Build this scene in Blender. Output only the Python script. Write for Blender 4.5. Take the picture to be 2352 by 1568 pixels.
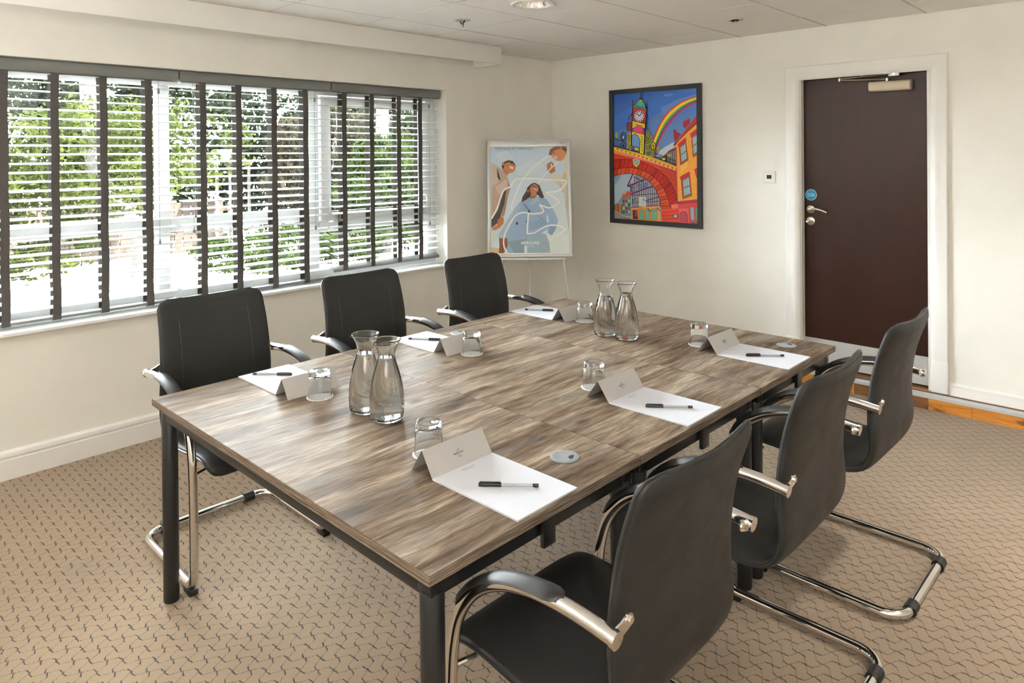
import bpy, bmesh, math, random
import numpy as np
from mathutils import Vector, Matrix, geometry

random.seed(7)
sc = bpy.context.scene
for o in list(bpy.data.objects):
    bpy.data.objects.remove(o)
COL = sc.collection

# ------------------------------------------------------------------ camera
cam_d = bpy.data.cameras.new('camera')
cam = bpy.data.objects.new('camera', cam_d)
COL.objects.link(cam)
cam_d.sensor_fit = 'HORIZONTAL'
cam_d.sensor_width = 36.0
cam_d.lens = 36.0 * 1609.22 / 2352.0
cam_d.shift_y = -(784.0 - 364.298) / 2352.0
cam_d.clip_start = 0.05
cam_d.clip_end = 300
_r = (0.7218675, 0.6919756, -0.0087801)
_u = (0.0024174, 0.0101660, 0.9999454)
_b = (0.6920270, -0.7218493, 0.0056657)
cam.matrix_world = Matrix(((_r[0], _u[0], _b[0], 4.0763), (_r[1], _u[1], _b[1], -4.7776),
                           (_r[2], _u[2], _b[2], 1.53242), (0, 0, 0, 1)))
sc.camera = cam

# ------------------------------------------------------------------ world, sun, window portal, exposure
SKY = 74.0
SUN = 280.0
LAMP = 40.0
w = bpy.data.worlds.new('world')
sc.world = w
w.use_nodes = True
bg = w.node_tree.nodes['Background']
bg.inputs[0].default_value = (0.90, 0.95, 1.0, 1)
bg.inputs[1].default_value = SKY
sun_d = bpy.data.lights.new('sun', 'SUN')
sun_d.energy = SUN
sun_d.angle = math.radians(1.5)
sun_d.color = (1.0, 0.93, 0.80)
sun = bpy.data.objects.new('sun', sun_d)
COL.objects.link(sun)
sun.rotation_euler = Vector((-0.45, -0.30, -0.75)).to_track_quat('-Z', 'Y').to_euler()
sun.location = (3, 3, 9)
pd = bpy.data.lights.new('window_portal', 'AREA')
pd.shape = 'RECTANGLE'
pd.size = 2.96
pd.size_y = 1.34
pd.cycles.is_portal = True
po = bpy.data.objects.new('window_portal', pd)
COL.objects.link(po)
po.location = (-0.215, -2.73, 1.365)
po.rotation_euler = Matrix(((0, 0, -1), (1, 0, 0), (0, 1, 0))).to_euler()   # local -Z towards +X
vs = sc.view_settings
vs.view_transform = 'Standard'
vs.look = 'None'
vs.gamma = 1.0
vs.use_curve_mapping = False
vs.exposure = 0.95
cy = sc.cycles
cy.use_denoising = True
cy.max_bounces = 14
cy.diffuse_bounces = 6
cy.glossy_bounces = 6
cy.transmission_bounces = 12
cy.transparent_max_bounces = 24
cy.sample_clamp_indirect = 8.0
cy.blur_glossy = 0.5

# ------------------------------------------------------------------ helpers
def lin(c):
    return tuple(((x / 255.0) / 12.92 if x / 255.0 <= 0.04045 else ((x / 255.0 + 0.055) / 1.055) ** 2.4) for x in c)

class MB:
    """collects faces; build() links them as one mesh object"""
    def __init__(self):
        self.v = []; self.f = []; self.c = None
    def add(self, vs, fs):
        n = len(self.v)
        self.v += [tuple(p) for p in vs]
        self.f += [tuple(i + n for i in q) for q in fs]
        return self
    def box(self, x0, x1, y0, y1, z0, z1):
        x0, x1 = min(x0, x1), max(x0, x1); y0, y1 = min(y0, y1), max(y0, y1); z0, z1 = min(z0, z1), max(z0, z1)
        return self.add([(x0, y0, z0), (x1, y0, z0), (x1, y1, z0), (x0, y1, z0), (x0, y0, z1), (x1, y0, z1), (x1, y1, z1), (x0, y1, z1)],
                        [(0, 3, 2, 1), (4, 5, 6, 7), (0, 1, 5, 4), (1, 2, 6, 5), (2, 3, 7, 6), (3, 0, 4, 7)])
    def tube(self, path, r, n=12, closed=False, squash=1.0, caps=True):
        P = [Vector(p) for p in path]
        m = len(P)
        rs = r if isinstance(r, (list, tuple)) else [r] * m
        T = []
        for i in range(m):
            a = P[i - 1] if (i > 0 or closed) else P[i]
            b = P[(i + 1) % m] if (i < m - 1 or closed) else P[i]
            T.append((b - a).normalized())
        ref = Vector((0, 0, 1)) if abs(T[0].z) < 0.9 else Vector((1, 0, 0))
        N = (ref - T[0] * ref.dot(T[0])).normalized()
        vs = []
        for i in range(m):
            N = (N - T[i] * N.dot(T[i]))
            N = N.normalized() if N.length > 1e-8 else T[i].orthogonal().normalized()
            B = T[i].cross(N)
            for k in range(n):
                a = 2 * math.pi * k / n
                vs.append(P[i] + (N * math.cos(a) + B * math.sin(a) * squash) * rs[i])
        fs = []
        for i in range(m if closed else m - 1):
            j = (i + 1) % m
            for k in range(n):
                l = (k + 1) % n
                fs.append((i * n + k, i * n + l, j * n + l, j * n + k))
        if not closed and caps:
            fs.append(tuple(reversed(range(n))))
            fs.append(tuple((m - 1) * n + k for k in range(n)))
        return self.add(vs, fs)
    def lathe(self, prof, n=32, c=(0, 0, 0), closed=False):
        vs = []; fs = []; m = len(prof)
        for (r, z) in prof:
            for k in range(n):
                a = 2 * math.pi * k / n
                vs.append((c[0] + r * math.cos(a), c[1] + r * math.sin(a), c[2] + z))
        for i in range(m if closed else m - 1):
            j = (i + 1) % m
            for k in range(n):
                l = (k + 1) % n
                fs.append((i * n + k, i * n + l, j * n + l, j * n + k))
        if not closed:
            if prof[0][0] > 1e-6: fs.append(tuple(reversed(range(n))))
            if prof[-1][0] > 1e-6: fs.append(tuple((m - 1) * n + k for k in range(n)))
        return self.add(vs, fs)
    def sweep(self, section, a, b, axis):
        """extrude closed 2D section (list of 2-tuples) along axis 'x'|'y'|'z' from a to b"""
        n = len(section); vs = []
        for t in (a, b):
            for (p, q) in section:
                vs.append((t, p, q) if axis == 'x' else (p, t, q) if axis == 'y' else (p, q, t))
        fs = [(k, (k + 1) % n, n + (k + 1) % n, n + k) for k in range(n)]
        fs.append(tuple(reversed(range(n)))); fs.append(tuple(range(n, 2 * n)))
        return self.add(vs, fs)
    def build(self, name, mat, parent=None, smooth=False, bevel=0.0, segs=2, angle=40):
        me = bpy.data.meshes.new(name)
        me.from_pydata(self.v, [], self.f)
        bm = bmesh.new(); bm.from_mesh(me)
        bmesh.ops.remove_doubles(bm, verts=bm.verts, dist=1e-6)
        bmesh.ops.recalc_face_normals(bm, faces=bm.faces)
        if bevel > 0:
            ed = [e for e in bm.edges if e.is_manifold and e.calc_face_angle(0) > math.radians(30)]
            bmesh.ops.bevel(bm, geom=ed, offset=bevel, segments=segs, profile=0.5, affect='EDGES', clamp_overlap=True)
        bm.to_mesh(me); bm.free()
        me.materials.append(mat)
        if smooth or bevel > 0:
            for p in me.polygons: p.use_smooth = True
            me.set_sharp_from_angle(angle=math.radians(angle))
        o = bpy.data.objects.new(name, me)
        COL.objects.link(o)
        o.parent = parent
        return o

def empty(name, loc=(0, 0, 0), rz=0.0):
    o = bpy.data.objects.new(name, None)
    o.empty_display_size = 0.1
    COL.objects.link(o); o.location = loc; o.rotation_euler = (0, 0, rz)
    return o
def tag(o, label, cat, group=None):
    o['label'] = label; o['category'] = cat
    if group: o['group'] = group
    return o
def structure(o, label=None):
    o['kind'] = 'structure'
    if label: o['label'] = label
    return o
def copy_tree(o, parent=None):
    c = o.copy(); COL.objects.link(c); c.parent = parent
    for ch in o.children: copy_tree(ch, c)
    return c
def inst(name, src, parent, loc=None, rot=None):
    o = bpy.data.objects.new(name, src.data); COL.objects.link(o); o.parent = parent
    if loc is not None: o.location = loc
    if rot is not None: o.rotation_euler = rot
    return o
def catmull(P, n=6):
    P = [Vector(p) for p in P]; out = []
    for i in range(len(P) - 1):
        p0 = P[i - 1] if i else P[0] * 2 - P[1]
        p1, p2 = P[i], P[i + 1]
        p3 = P[i + 2] if i + 2 < len(P) else P[-1] * 2 - P[-2]
        for k in range(n):
            t = k / n
            out.append(0.5 * ((2 * p1) + (p2 - p0) * t + (2 * p0 - 5 * p1 + 4 * p2 - p3) * t * t + (3 * p1 - p0 - 3 * p2 + p3) * t ** 3))
    out.append(P[-1])
    return out
def fillet(a, b, c, r, n=8):
    a, b, c = Vector(a), Vector(b), Vector(c)
    d1 = (a - b).normalized(); d2 = (c - b).normalized()
    ang = d1.angle(d2); t = r / math.tan(ang / 2)
    p1 = b + d1 * t; p2 = b + d2 * t
    ctr = b + (d1 + d2).normalized() * (r / math.sin(ang / 2))
    v1 = p1 - ctr; v2 = p2 - ctr; th = v1.angle(v2)
    return [ctr + (v1 * math.sin((1 - k / n) * th) + v2 * math.sin(k / n * th)) / math.sin(th) for k in range(n + 1)]

# ------------------------------------------------------------------ materials
def mat(name, col=(0.8, 0.8, 0.8), rough=0.5, metal=0.0, spec=0.5, trans=0.0, ior=1.45, sheen=0.0, coat=0.0):
    m = bpy.data.materials.new(name); m.use_nodes = True
    b = m.node_tree.nodes['Principled BSDF']
    b.inputs['Base Color'].default_value = (*col, 1)
    b.inputs['Roughness'].default_value = rough
    b.inputs['Metallic'].default_value = metal
    b.inputs['Specular IOR Level'].default_value = spec
    b.inputs['Transmission Weight'].default_value = trans
    b.inputs['IOR'].default_value = ior
    b.inputs['Sheen Weight'].default_value = sheen
    b.inputs['Coat Weight'].default_value = coat
    return m
class NT:
    def __init__(s, m): s.t = m.node_tree; s.b = s.t.nodes.get('Principled BSDF')
    def n(s, typ, **kw):
        x = s.t.nodes.new(typ)
        for k, v in kw.items(): setattr(x, k, v)
        return x
    def l(s, a, b): s.t.links.new(a, b)
    def math(s, op, a, b=None, clamp=False):
        x = s.n('ShaderNodeMath', operation=op); x.use_clamp = clamp
        for i, v in enumerate((a, b)):
            if v is None: continue
            if isinstance(v, (int, float)): x.inputs[i].default_value = v
            else: s.l(v, x.inputs[i])
        return x.outputs[0]
    def vmath(s, op, a, b=None, out=0):
        x = s.n('ShaderNodeVectorMath', operation=op)
        for i, v in enumerate((a, b)):
            if v is None: continue
            if isinstance(v, tuple): x.inputs[i].default_value = v
            else: s.l(v, x.inputs[i])
        return x.outputs[out]
    def noise(s, vec, scale, detail=4, rough=0.55):
        x = s.n('ShaderNodeTexNoise'); x.inputs['Scale'].default_value = scale
        x.inputs['Detail'].default_value = detail; x.inputs['Roughness'].default_value = rough
        s.l(vec, x.inputs['Vector']); return x.outputs['Fac']
    def mapping(s, vec, scale=(1, 1, 1), loc=(0, 0, 0)):
        x = s.n('ShaderNodeMapping'); x.inputs['Scale'].default_value = scale; x.inputs['Location'].default_value = loc
        s.l(vec, x.inputs['Vector']); return x.outputs[0]
    def ramp(s, fac, stops):
        x = s.n('ShaderNodeValToRGB'); e = x.color_ramp.elements
        while len(e) < len(stops): e.new(0.5)
        for el, (p, c) in zip(e, stops): el.position = p; el.color = (*c, 1)
        s.l(fac, x.inputs[0]); return x.outputs[0]
    def mix(s, fac, a, b, blend='MIX'):
        x = s.n('ShaderNodeMix', data_type='RGBA', blend_type=blend)
        for i, v in ((0, fac), (6, a), (7, b)):
            if isinstance(v, (int, float)): x.inputs[i].default_value = v
            elif isinstance(v, tuple): x.inputs[i].default_value = (*v, 1) if len(v) == 3 else v
            else: s.l(v, x.inputs[i])
        return x.outputs[2]
    def bump(s, h, strength=0.3, dist=0.002):
        x = s.n('ShaderNodeBump'); x.inputs['Strength'].default_value = strength; x.inputs['Distance'].default_value = dist
        s.l(h, x.inputs['Height']); s.l(x.outputs[0], s.b.inputs['Normal'])
    def obj(s): return s.n('ShaderNodeTexCoord').outputs['Object']

M = {}
def plaster(name, col, var=0.03):
    m = mat(name, col, 0.7, spec=0.25); t = NT(m); o = t.obj()
    n1 = t.noise(o, 3.0, 3)
    t.l(t.ramp(n1, [(0.3, tuple(c * (1 - var) for c in col)), (0.7, tuple(min(1, c * (1 + var)) for c in col))]), t.b.inputs['Base Color'])
    t.bump(t.noise(o, 260.0, 2), 0.06, 0.001)
    return m
M['wall'] = plaster('wall_paint', (0.872, 0.858, 0.805))
M['ceiling'] = plaster('ceiling_tile', (0.93, 0.915, 0.885), 0.02)
M['grid'] = mat('ceiling_grid', (0.62, 0.57, 0.48), 0.5)
M['void'] = mat('ceiling_void', (0.10, 0.085, 0.06), 0.9)
M['gloss_white'] = mat('white_gloss_paint', (0.87, 0.86, 0.835), 0.35, spec=0.4)
M['upvc'] = mat('white_upvc', (0.85, 0.87, 0.88), 0.3, spec=0.4)
M['gasket'] = mat('black_gasket', (0.02, 0.02, 0.02), 0.6)
M['slat'] = mat('slat_white', (0.80, 0.83, 0.84), 0.4, spec=0.4)
M['chrome'] = mat('chrome', (0.86, 0.85, 0.83), 0.07, metal=1.0)
M['brushed'] = mat('brushed_steel', (0.72, 0.68, 0.60), 0.28, metal=1.0)
M['steel_plate'] = mat('kick_plate_steel', (0.56, 0.565, 0.56), 0.45, metal=0.25)
M['aluminium'] = mat('aluminium', (0.58, 0.59, 0.60), 0.4, metal=0.3)
M['rubber'] = mat('dark_ribbed_rubber', (0.07, 0.068, 0.062), 0.7)
M['black_plastic'] = mat('black_plastic', (0.012, 0.012, 0.012), 0.4)
M['black_metal'] = mat('black_powder_coat', (0.010, 0.010, 0.0105), 0.35)
M['piping'] = mat('leather_piping', (0.02, 0.02, 0.02), 0.3)
M['paper'] = mat('white_paper', (0.605, 0.625, 0.685), 0.6, spec=0.2)
M['coaster'] = mat('coaster_tissue', (0.86, 0.86, 0.87), 0.8, spec=0.1)
M['card'] = mat('ivory_card', (0.47, 0.455, 0.445), 0.6, spec=0.2)
M['ink'] = mat('dark_ink', (0.06, 0.05, 0.06), 0.6)
M['ink_grey'] = mat('grey_ink', (0.22, 0.21, 0.23), 0.6)
M['ink_purple'] = mat('purple_ink', (0.26, 0.18, 0.23), 0.6)
M['white_print'] = mat('white_print', (0.88, 0.88, 0.86), 0.5)
M['grommet'] = mat('grey_grommet', (0.23, 0.25, 0.262), 0.4)
M['dark_hole'] = mat('dark_hole', (0.01, 0.01, 0.01), 0.8)
M['frame_black'] = mat('black_frame', (0.018, 0.018, 0.018), 0.45)
M['easel'] = mat('easel_silver', (0.66, 0.67, 0.66), 0.35, metal=0.3)
M['white_board'] = mat('whiteboard', (0.84, 0.85, 0.85), 0.25)
M['switch_plate'] = mat('switch_plate', (0.86, 0.85, 0.82), 0.25, spec=0.5)
M['closer'] = mat('closer_champagne', (0.56, 0.48, 0.37), 0.4, metal=0.35)
M['sign_blue'] = mat('sign_blue', (0.0, 0.30, 0.58), 0.4)
M['clear_plastic'] = mat('clear_pen_barrel', (0.75, 0.76, 0.80), 0.15, trans=0.5)
M['bark'] = mat('bark', (0.0032, 0.0026, 0.0020), 0.9)
M['bark_pale'] = mat('bark_pale', (0.0030, 0.0026, 0.0019), 0.9)
M['acorn'] = mat('cord_acorn', (0.20, 0.18, 0.15), 0.5)
M['cord'] = mat('blind_cord', (0.22, 0.20, 0.18), 0.7)

def glass_mat(name, ior, tint=(1, 1, 1)):
    return mat(name, tint, 0.0, trans=1.0, ior=ior)
M['glass'] = glass_mat('clear_glass', 1.5, (0.965, 0.985, 0.985))
M['water'] = glass_mat('water', 1.33)
def pane_mat():
    m = bpy.data.materials.new('window_pane'); m.use_nodes = True
    t = m.node_tree; t.nodes.clear()
    out = t.nodes.new('ShaderNodeOutputMaterial'); mx = t.nodes.new('ShaderNodeMixShader')
    tr = t.nodes.new('ShaderNodeBsdfTransparent'); gl = t.nodes.new('ShaderNodeBsdfGlossy'); fr = t.nodes.new('ShaderNodeFresnel')
    tr.inputs[0].default_value = (0.95, 0.97, 0.96, 1); gl.inputs['Roughness'].default_value = 0.02; fr.inputs[0].default_value = 1.45
    t.links.new(fr.outputs[0], mx.inputs[0]); t.links.new(tr.outputs[0], mx.inputs[1]); t.links.new(gl.outputs[0], mx.inputs[2])
    t.links.new(mx.outputs[0], out.inputs[0])
    return m
M['pane'] = pane_mat()

def leather():
    m = mat('black_leather', (0.0135, 0.013, 0.0125), 0.46, spec=0.42); t = NT(m); o = t.obj()
    v = t.n('ShaderNodeTexVoronoi'); v.inputs['Scale'].default_value = 420; t.l(o, v.inputs['Vector'])
    t.bump(v.outputs['Distance'], 0.12, 0.0008)
    t.l(t.ramp(t.noise(o, 14, 3), [(0.3, (0.42,) * 3), (0.7, (0.52,) * 3)]), t.b.inputs['Roughness'])
    return m
M['leather'] = leather()
def fabric(name, col):
    m = mat(name, col, 0.85, spec=0.15); t = NT(m); o = t.obj()
    n = t.noise(t.mapping(o, (300, 60, 900)), 1.0, 2)
    t.l(t.ramp(n, [(0.3, tuple(c * 0.75 for c in col)), (0.7, tuple(c * 1.25 for c in col))]), t.b.inputs['Base Color'])
    return m
M['tape'] = fabric('ladder_tape', (0.080, 0.075, 0.070))
M['valance'] = mat('valance_grey', (0.17, 0.175, 0.167), 0.45)
M['rail'] = mat('bottom_rail_grey', (0.20, 0.21, 0.20), 0.45)

def door_wood():
    m = mat('door_mahogany', (0.03, 0.012, 0.01), 0.3, spec=0.32); t = NT(m); o = t.obj()
    a = t.noise(t.mapping(o, (160, 30, 1.2)), 1.0, 3, 0.5)
    b = t.noise(t.mapping(o, (5, 2, 1.6)), 1.0, 3)
    c1 = t.ramp(a, [(0.25, (0.020, 0.0075, 0.0050)), (0.75, (0.033, 0.0115, 0.0070))])
    t.l(t.mix(0.4, c1, t.ramp(b, [(0.3, (0.018, 0.0075, 0.0052)), (0.7, (0.036, 0.0125, 0.0078))])), t.b.inputs['Base Color'])
    t.l(t.ramp(t.noise(t.mapping(o, (14, 5, 5.0)), 1.0, 4), [(0.3, (0.28,) * 3), (0.72, (0.38,) * 3)]), t.b.inputs['Roughness'])
    return m
M['door'] = door_wood()

def table_wood():
    m = mat('table_pine_laminate', (0.3, 0.24, 0.18), 0.40, spec=0.02); t = NT(m); o = t.obj()
    ri = t.n('ShaderNodeObjectInfo').outputs['Random']
    sep = t.n('ShaderNodeSeparateXYZ'); t.l(o, sep.inputs[0])
    # planks across x, grain along y, each plank shifted
    pi = t.math('FLOOR', t.math('DIVIDE', sep.outputs[0], 0.1875))
    wn = t.n('ShaderNodeTexWhiteNoise', noise_dimensions='2D')
    cmb = t.n('ShaderNodeCombineXYZ'); t.l(pi, cmb.inputs[0]); t.l(t.math('MULTIPLY', ri, 37.0), cmb.inputs[1]); t.l(cmb.outputs[0], wn.inputs['Vector'])
    shift = t.n('ShaderNodeCombineXYZ'); t.l(t.math('MULTIPLY', wn.outputs['Value'], 9.0), shift.inputs[0]); t.l(t.math('MULTIPLY', wn.outputs['Value'], 23.0), shift.inputs[1])
    t.l(t.math('MULTIPLY', ri, 11.0), shift.inputs[2])
    q = t.vmath('ADD', o, shift.outputs[0])
    # wavy grain
    wv = t.noise(t.mapping(q, (7.0, 2.6, 1)), 1.0, 4)
    dx = t.n('ShaderNodeCombineXYZ'); t.l(t.math('MULTIPLY', t.math('SUBTRACT', wv, 0.5), 0.055), dx.inputs[0])
    q2 = t.vmath('ADD', q, dx.outputs[0])
    broad = t.noise(t.mapping(q2, (15, 2.4, 1)), 1.0, 5, 0.62)
    mid = t.noise(t.mapping(q2, (70, 6.0, 1)), 1.0, 5, 0.68)
    fine = t.noise(t.mapping(q2, (380, 11.0, 1)), 1.0, 3, 0.6)
    base = t.ramp(broad, [(0.28, lin((56, 48, 42))), (0.43, lin((94, 82, 71))), (0.57, lin((120, 109, 98))), (0.72, lin((150, 142, 132)))])
    c2 = t.mix(0.75, base, t.ramp(mid, [(0.30, (0.22, 0.19, 0.16)), (0.50, (0.55, 0.53, 0.50)), (0.72, (0.93, 0.92, 0.90))]), 'OVERLAY')
    c3 = t.mix(0.62, c2, t.ramp(fine, [(0.33, (0.17, 0.15, 0.13)), (0.52, (0.55, 0.53, 0.50)), (0.72, (0.80, 0.79, 0.77))]), 'OVERLAY')
    # grey weathered patches and warm patches
    grey = t.noise(t.mapping(q2, (9, 1.6, 1), (4, 2, 0)), 1.0, 3)
    c4 = t.mix(t.math('MULTIPLY', t.ramp(grey, [(0.52, (0, 0, 0)), (0.68, (1, 1, 1))]), 0.45), c3, lin((128, 124, 118)))
    # knots
    kv = t.n('ShaderNodeTexVoronoi'); kv.inputs['Scale'].default_value = 1.0
    t.l(t.mapping(q2, (7.5, 3.2, 1)), kv.inputs['Vector'])
    kn = t.ramp(kv.outputs['Distance'], [(0.05, (0.13, 0.09, 0.06)), (0.10, (0.55, 0.50, 0.45)), (0.16, (1, 1, 1))])
    c5 = t.mix(0.8, c4, kn, 'MULTIPLY')
    # the edge band: fine grain running along the edge
    eg = t.noise(t.mapping(o, (9, 9, 420)), 1.0, 4, 0.65)
    ec = t.ramp(eg, [(0.30, lin((58, 49, 41))), (0.5, lin((104, 91, 78))), (0.70, lin((142, 131, 118)))])
    ge = t.n('ShaderNodeSeparateXYZ'); t.l(t.n('ShaderNodeNewGeometry').outputs['Normal'], ge.inputs[0])
    c5 = t.mix(t.math('GREATER_THAN', ge.outputs[2], 0.5), ec, c5)
    t.l(c5, t.b.inputs['Base Color'])
    t.l(t.ramp(fine, [(0.3, (0.48,) * 3), (0.7, (0.36,) * 3)]), t.b.inputs['Roughness'])
    t.bump(fine, 0.22, 0.0012)
    return m
M['table'] = table_wood()
def floor_wood(name, c1, c2):
    m = mat(name, c1, 0.35); t = NT(m); o = t.obj()
    r = t.n('ShaderNodeObjectInfo').outputs['Random']
    sh = t.n('ShaderNodeCombineXYZ'); t.l(t.math('MULTIPLY', r, 40.0), sh.inputs[0])
    n = t.noise(t.mapping(t.vmath('ADD', o, sh.outputs[0]), (5, 60, 60)), 1.0, 4)
    k = t.noise(t.mapping(t.vmath('ADD', o, sh.outputs[0]), (7, 9, 14)), 1.0, 2)
    c = t.mix(t.ramp(n, [(0.3, (0, 0, 0)), (0.7, (1, 1, 1))]), c1, c2)
    t.l(t.mix(t.ramp(k, [(0.60, (0, 0, 0)), (0.68, (0.7, 0.7, 0.7))]), c, (0.05, 0.022, 0.008)), t.b.inputs['Base Color'])
    return m
M['oak'] = floor_wood('oak_board', lin((168, 104, 36)), lin((205, 138, 62)))
M['oak_dark'] = floor_wood('oak_board_dark', lin((92, 60, 34)), lin((128, 88, 52)))

def carpet():
    m = mat('carpet', (0.4, 0.32, 0.23), 0.95, spec=0.05, sheen=0.15); t = NT(m); o = t.obj()
    wx, wy = 0.0725, 0.0700
    # slight wobble so tufts are uneven
    wob = t.n('ShaderNodeTexNoise'); wob.inputs['Scale'].default_value = 110; wob.inputs['Detail'].default_value = 1; t.l(o, wob.inputs['Vector'])
    o2 = t.vmath('ADD', o, t.vmath('MULTIPLY', t.vmath('SUBTRACT', wob.outputs['Color'], (0.5, 0.5, 0.5)), (0.008, 0.008, 0)))
    sx = t.n('ShaderNodeSeparateXYZ'); t.l(o2, sx.inputs[0])
    def cell(ox, oy):
        cx = t.math('SUBTRACT', t.math('FLOORED_MODULO', t.math('ADD', sx.outputs[0], wx / 2 - ox), wx), wx / 2)
        cyy = t.math('SUBTRACT', t.math('FLOORED_MODULO', t.math('ADD', sx.outputs[1], wy / 2 - oy), wy), wy / 2)
        c = t.n('ShaderNodeCombineXYZ'); t.l(cx, c.inputs[0]); t.l(cyy, c.inputs[1]); return c.outputs[0]
    P = cell(0.828 % wx, (-4.177) % wy)
    Q = cell(0.828 % wx + 0.036, (-4.177) % wy + 0.035)
    def seg(p, a, b, half, dots=0):
        ba = (b[0] - a[0], b[1] - a[1], 0); L2 = ba[0] ** 2 + ba[1] ** 2
        pa = t.vmath('SUBTRACT', p, (a[0], a[1], 0))
        h = t.math('DIVIDE', t.vmath('DOT_PRODUCT', pa, ba, out=1), L2, clamp=True)
        s = t.n('ShaderNodeVectorMath', operation='SCALE'); s.inputs[0].default_value = ba; t.l(h, s.inputs['Scale'])
        d = t.vmath('LENGTH', t.vmath('SUBTRACT', pa, s.outputs[0]), out=1)
        k = t.math('DIVIDE', t.math('SUBTRACT', half * 1.25, d), half * 0.5, clamp=True)
        if dots:
            fr = t.math('FRACT', t.math('MULTIPLY', h, dots))
            k = t.math('MULTIPLY', k, t.math('GREATER_THAN', fr, 0.45))
        return k
    ks = [seg(P, (-0.019, 0.004), (-0.003, -0.001), 0.0021), seg(P, (0.0, 0.003), (0.021, -0.003), 0.0021),
          seg(Q, (-0.020, -0.002), (0.0, 0.002), 0.0021), seg(Q, (0.0, -0.001), (0.021, 0.002), 0.0021),
          seg(P, (0.001, 0.003), (0.016, 0.034), 0.0012, 6), seg(Q, (0.022, 0.003), (0.0355, 0.034), 0.0012, 6),
          seg(P, (0.021, -0.005), (0.0355, -0.034), 0.0012, 6), seg(P, (-0.020, 0.005), (-0.0355, 0.034), 0.0012, 6)]
    a = ks[0]
    for k in ks[1:]: a = t.math('MAXIMUM', a, k)
    fib = t.noise(o, 420, 3, 0.7)
    big = t.noise(o, 2.2, 3)
    base = t.ramp(fib, [(0.25, lin((114, 97, 79))), (0.75, lin((164, 144, 121)))])
    base = t.mix(0.35, base, t.ramp(big, [(0.3, (0.40, 0.40, 0.40)), (0.7, (0.62, 0.61, 0.60))]), 'OVERLAY')
    t.l(t.mix(t.math('MULTIPLY', a, 0.92), base, lin((52, 50, 54))), t.b.inputs['Base Color'])
    t.bump(fib, 0.5, 0.004)
    return m
M['carpet'] = carpet()
def noise_mat(name, c1, c2, scale, rough=0.9):
    m = mat(name, c1, rough, spec=0.1); t = NT(m)
    t.l(t.ramp(t.noise(t.obj(), scale, 5), [(0.3, c1), (0.7, c2)]), t.b.inputs['Base Color'])
    return m
def leaf_mat(name, c1, c2):
    m = bpy.data.materials.new(name); m.use_nodes = True; tr = m.node_tree; tr.nodes.clear()
    t = NT(m)
    out = t.n('ShaderNodeOutputMaterial'); d = t.n('ShaderNodeBsdfDiffuse'); tl = t.n('ShaderNodeBsdfTranslucent'); mx = t.n('ShaderNodeMixShader')
    c = t.ramp(t.noise(t.obj(), 3.1, 5, 0.75), [(0.36, c1), (0.64, c2)])
    t.l(c, d.inputs[0]); t.l(c, tl.inputs[0]); mx.inputs[0].default_value = 0.4
    t.l(d.outputs[0], mx.inputs[1]); t.l(tl.outputs[0], mx.inputs[2]); t.l(mx.outputs[0], out.inputs[0])
    return m
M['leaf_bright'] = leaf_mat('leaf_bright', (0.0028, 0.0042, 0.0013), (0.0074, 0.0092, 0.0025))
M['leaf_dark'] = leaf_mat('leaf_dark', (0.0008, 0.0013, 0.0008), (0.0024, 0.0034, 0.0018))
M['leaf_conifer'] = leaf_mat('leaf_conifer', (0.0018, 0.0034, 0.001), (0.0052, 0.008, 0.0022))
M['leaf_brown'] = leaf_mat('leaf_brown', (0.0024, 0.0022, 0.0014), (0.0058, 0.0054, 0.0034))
M['ground'] = noise_mat('ground_paving', (0.46, 0.43, 0.40), (0.62, 0.60, 0.57), 3.0)
M['fence'] = noise_mat('fence_wood', (0.0040, 0.0026, 0.0020), (0.0080, 0.0056, 0.0044), 6.0)
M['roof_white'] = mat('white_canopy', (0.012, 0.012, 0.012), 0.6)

def vcol_mat(name, rough=0.4):
    m = mat(name, (1, 1, 1), rough, spec=0.35); t = NT(m)
    a = t.n('ShaderNodeVertexColor'); a.layer_name = 'Col'; t.l(a.outputs['Color'], t.b.inputs['Base Color'])
    return m
M['print'] = vcol_mat('poster_print', 0.45)
M['art'] = vcol_mat('art_print', 0.35)

# ------------------------------------------------------------------ room shell
ZC = 2.361          # ceiling
XR, YF = 5.6, -6.4  # far walls behind the camera
WY0, WY1, WZ0, WZ1 = -4.21, -1.2503, 0.683, 2.030   # window opening
STEP, SD = 0.090, 0.086

fl = MB().box(-0.3, XR, YF, 0.3, -0.08, 0).build('floor', M['carpet']); structure(fl, 'beige carpet with a woven pattern of dark dashes and dotted lines')
wl = MB()
wl.box(-0.30, 0, WY1, 0.3, 0, 2.9); wl.box(-0.30, 0, YF, WY0, 0, 2.9); wl.box(-0.30, 0, WY0, WY1, 0, WZ0); wl.box(-0.30, 0, WY0, WY1, WZ1, 2.9)
structure(wl.build('wall_left', M['wall']), 'cream painted wall with the long window')
DX0, DX1, DZ = 2.190, 2.968, 2.032
wb = MB()
wb.box(0, DX0, 0, 0.3, 0, 2.9); wb.box(DX1, XR, 0, 0.3, 0, 2.9); wb.box(DX0, DX1, 0, 0.3, DZ, 2.9); wb.box(DX0, DX1, 0.12, 0.3, 0, DZ)
structure(wb.build('wall_back', M['wall']), 'cream painted wall with the dark door')
structure(MB().box(XR, XR + 0.2, YF, 0.3, 0, 2.9).build('wall_right', M['wall']))
structure(MB().box(-0.3, XR + 0.2, YF - 0.2, YF, 0, 2.9).build('wall_front', M['wall']))

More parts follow.
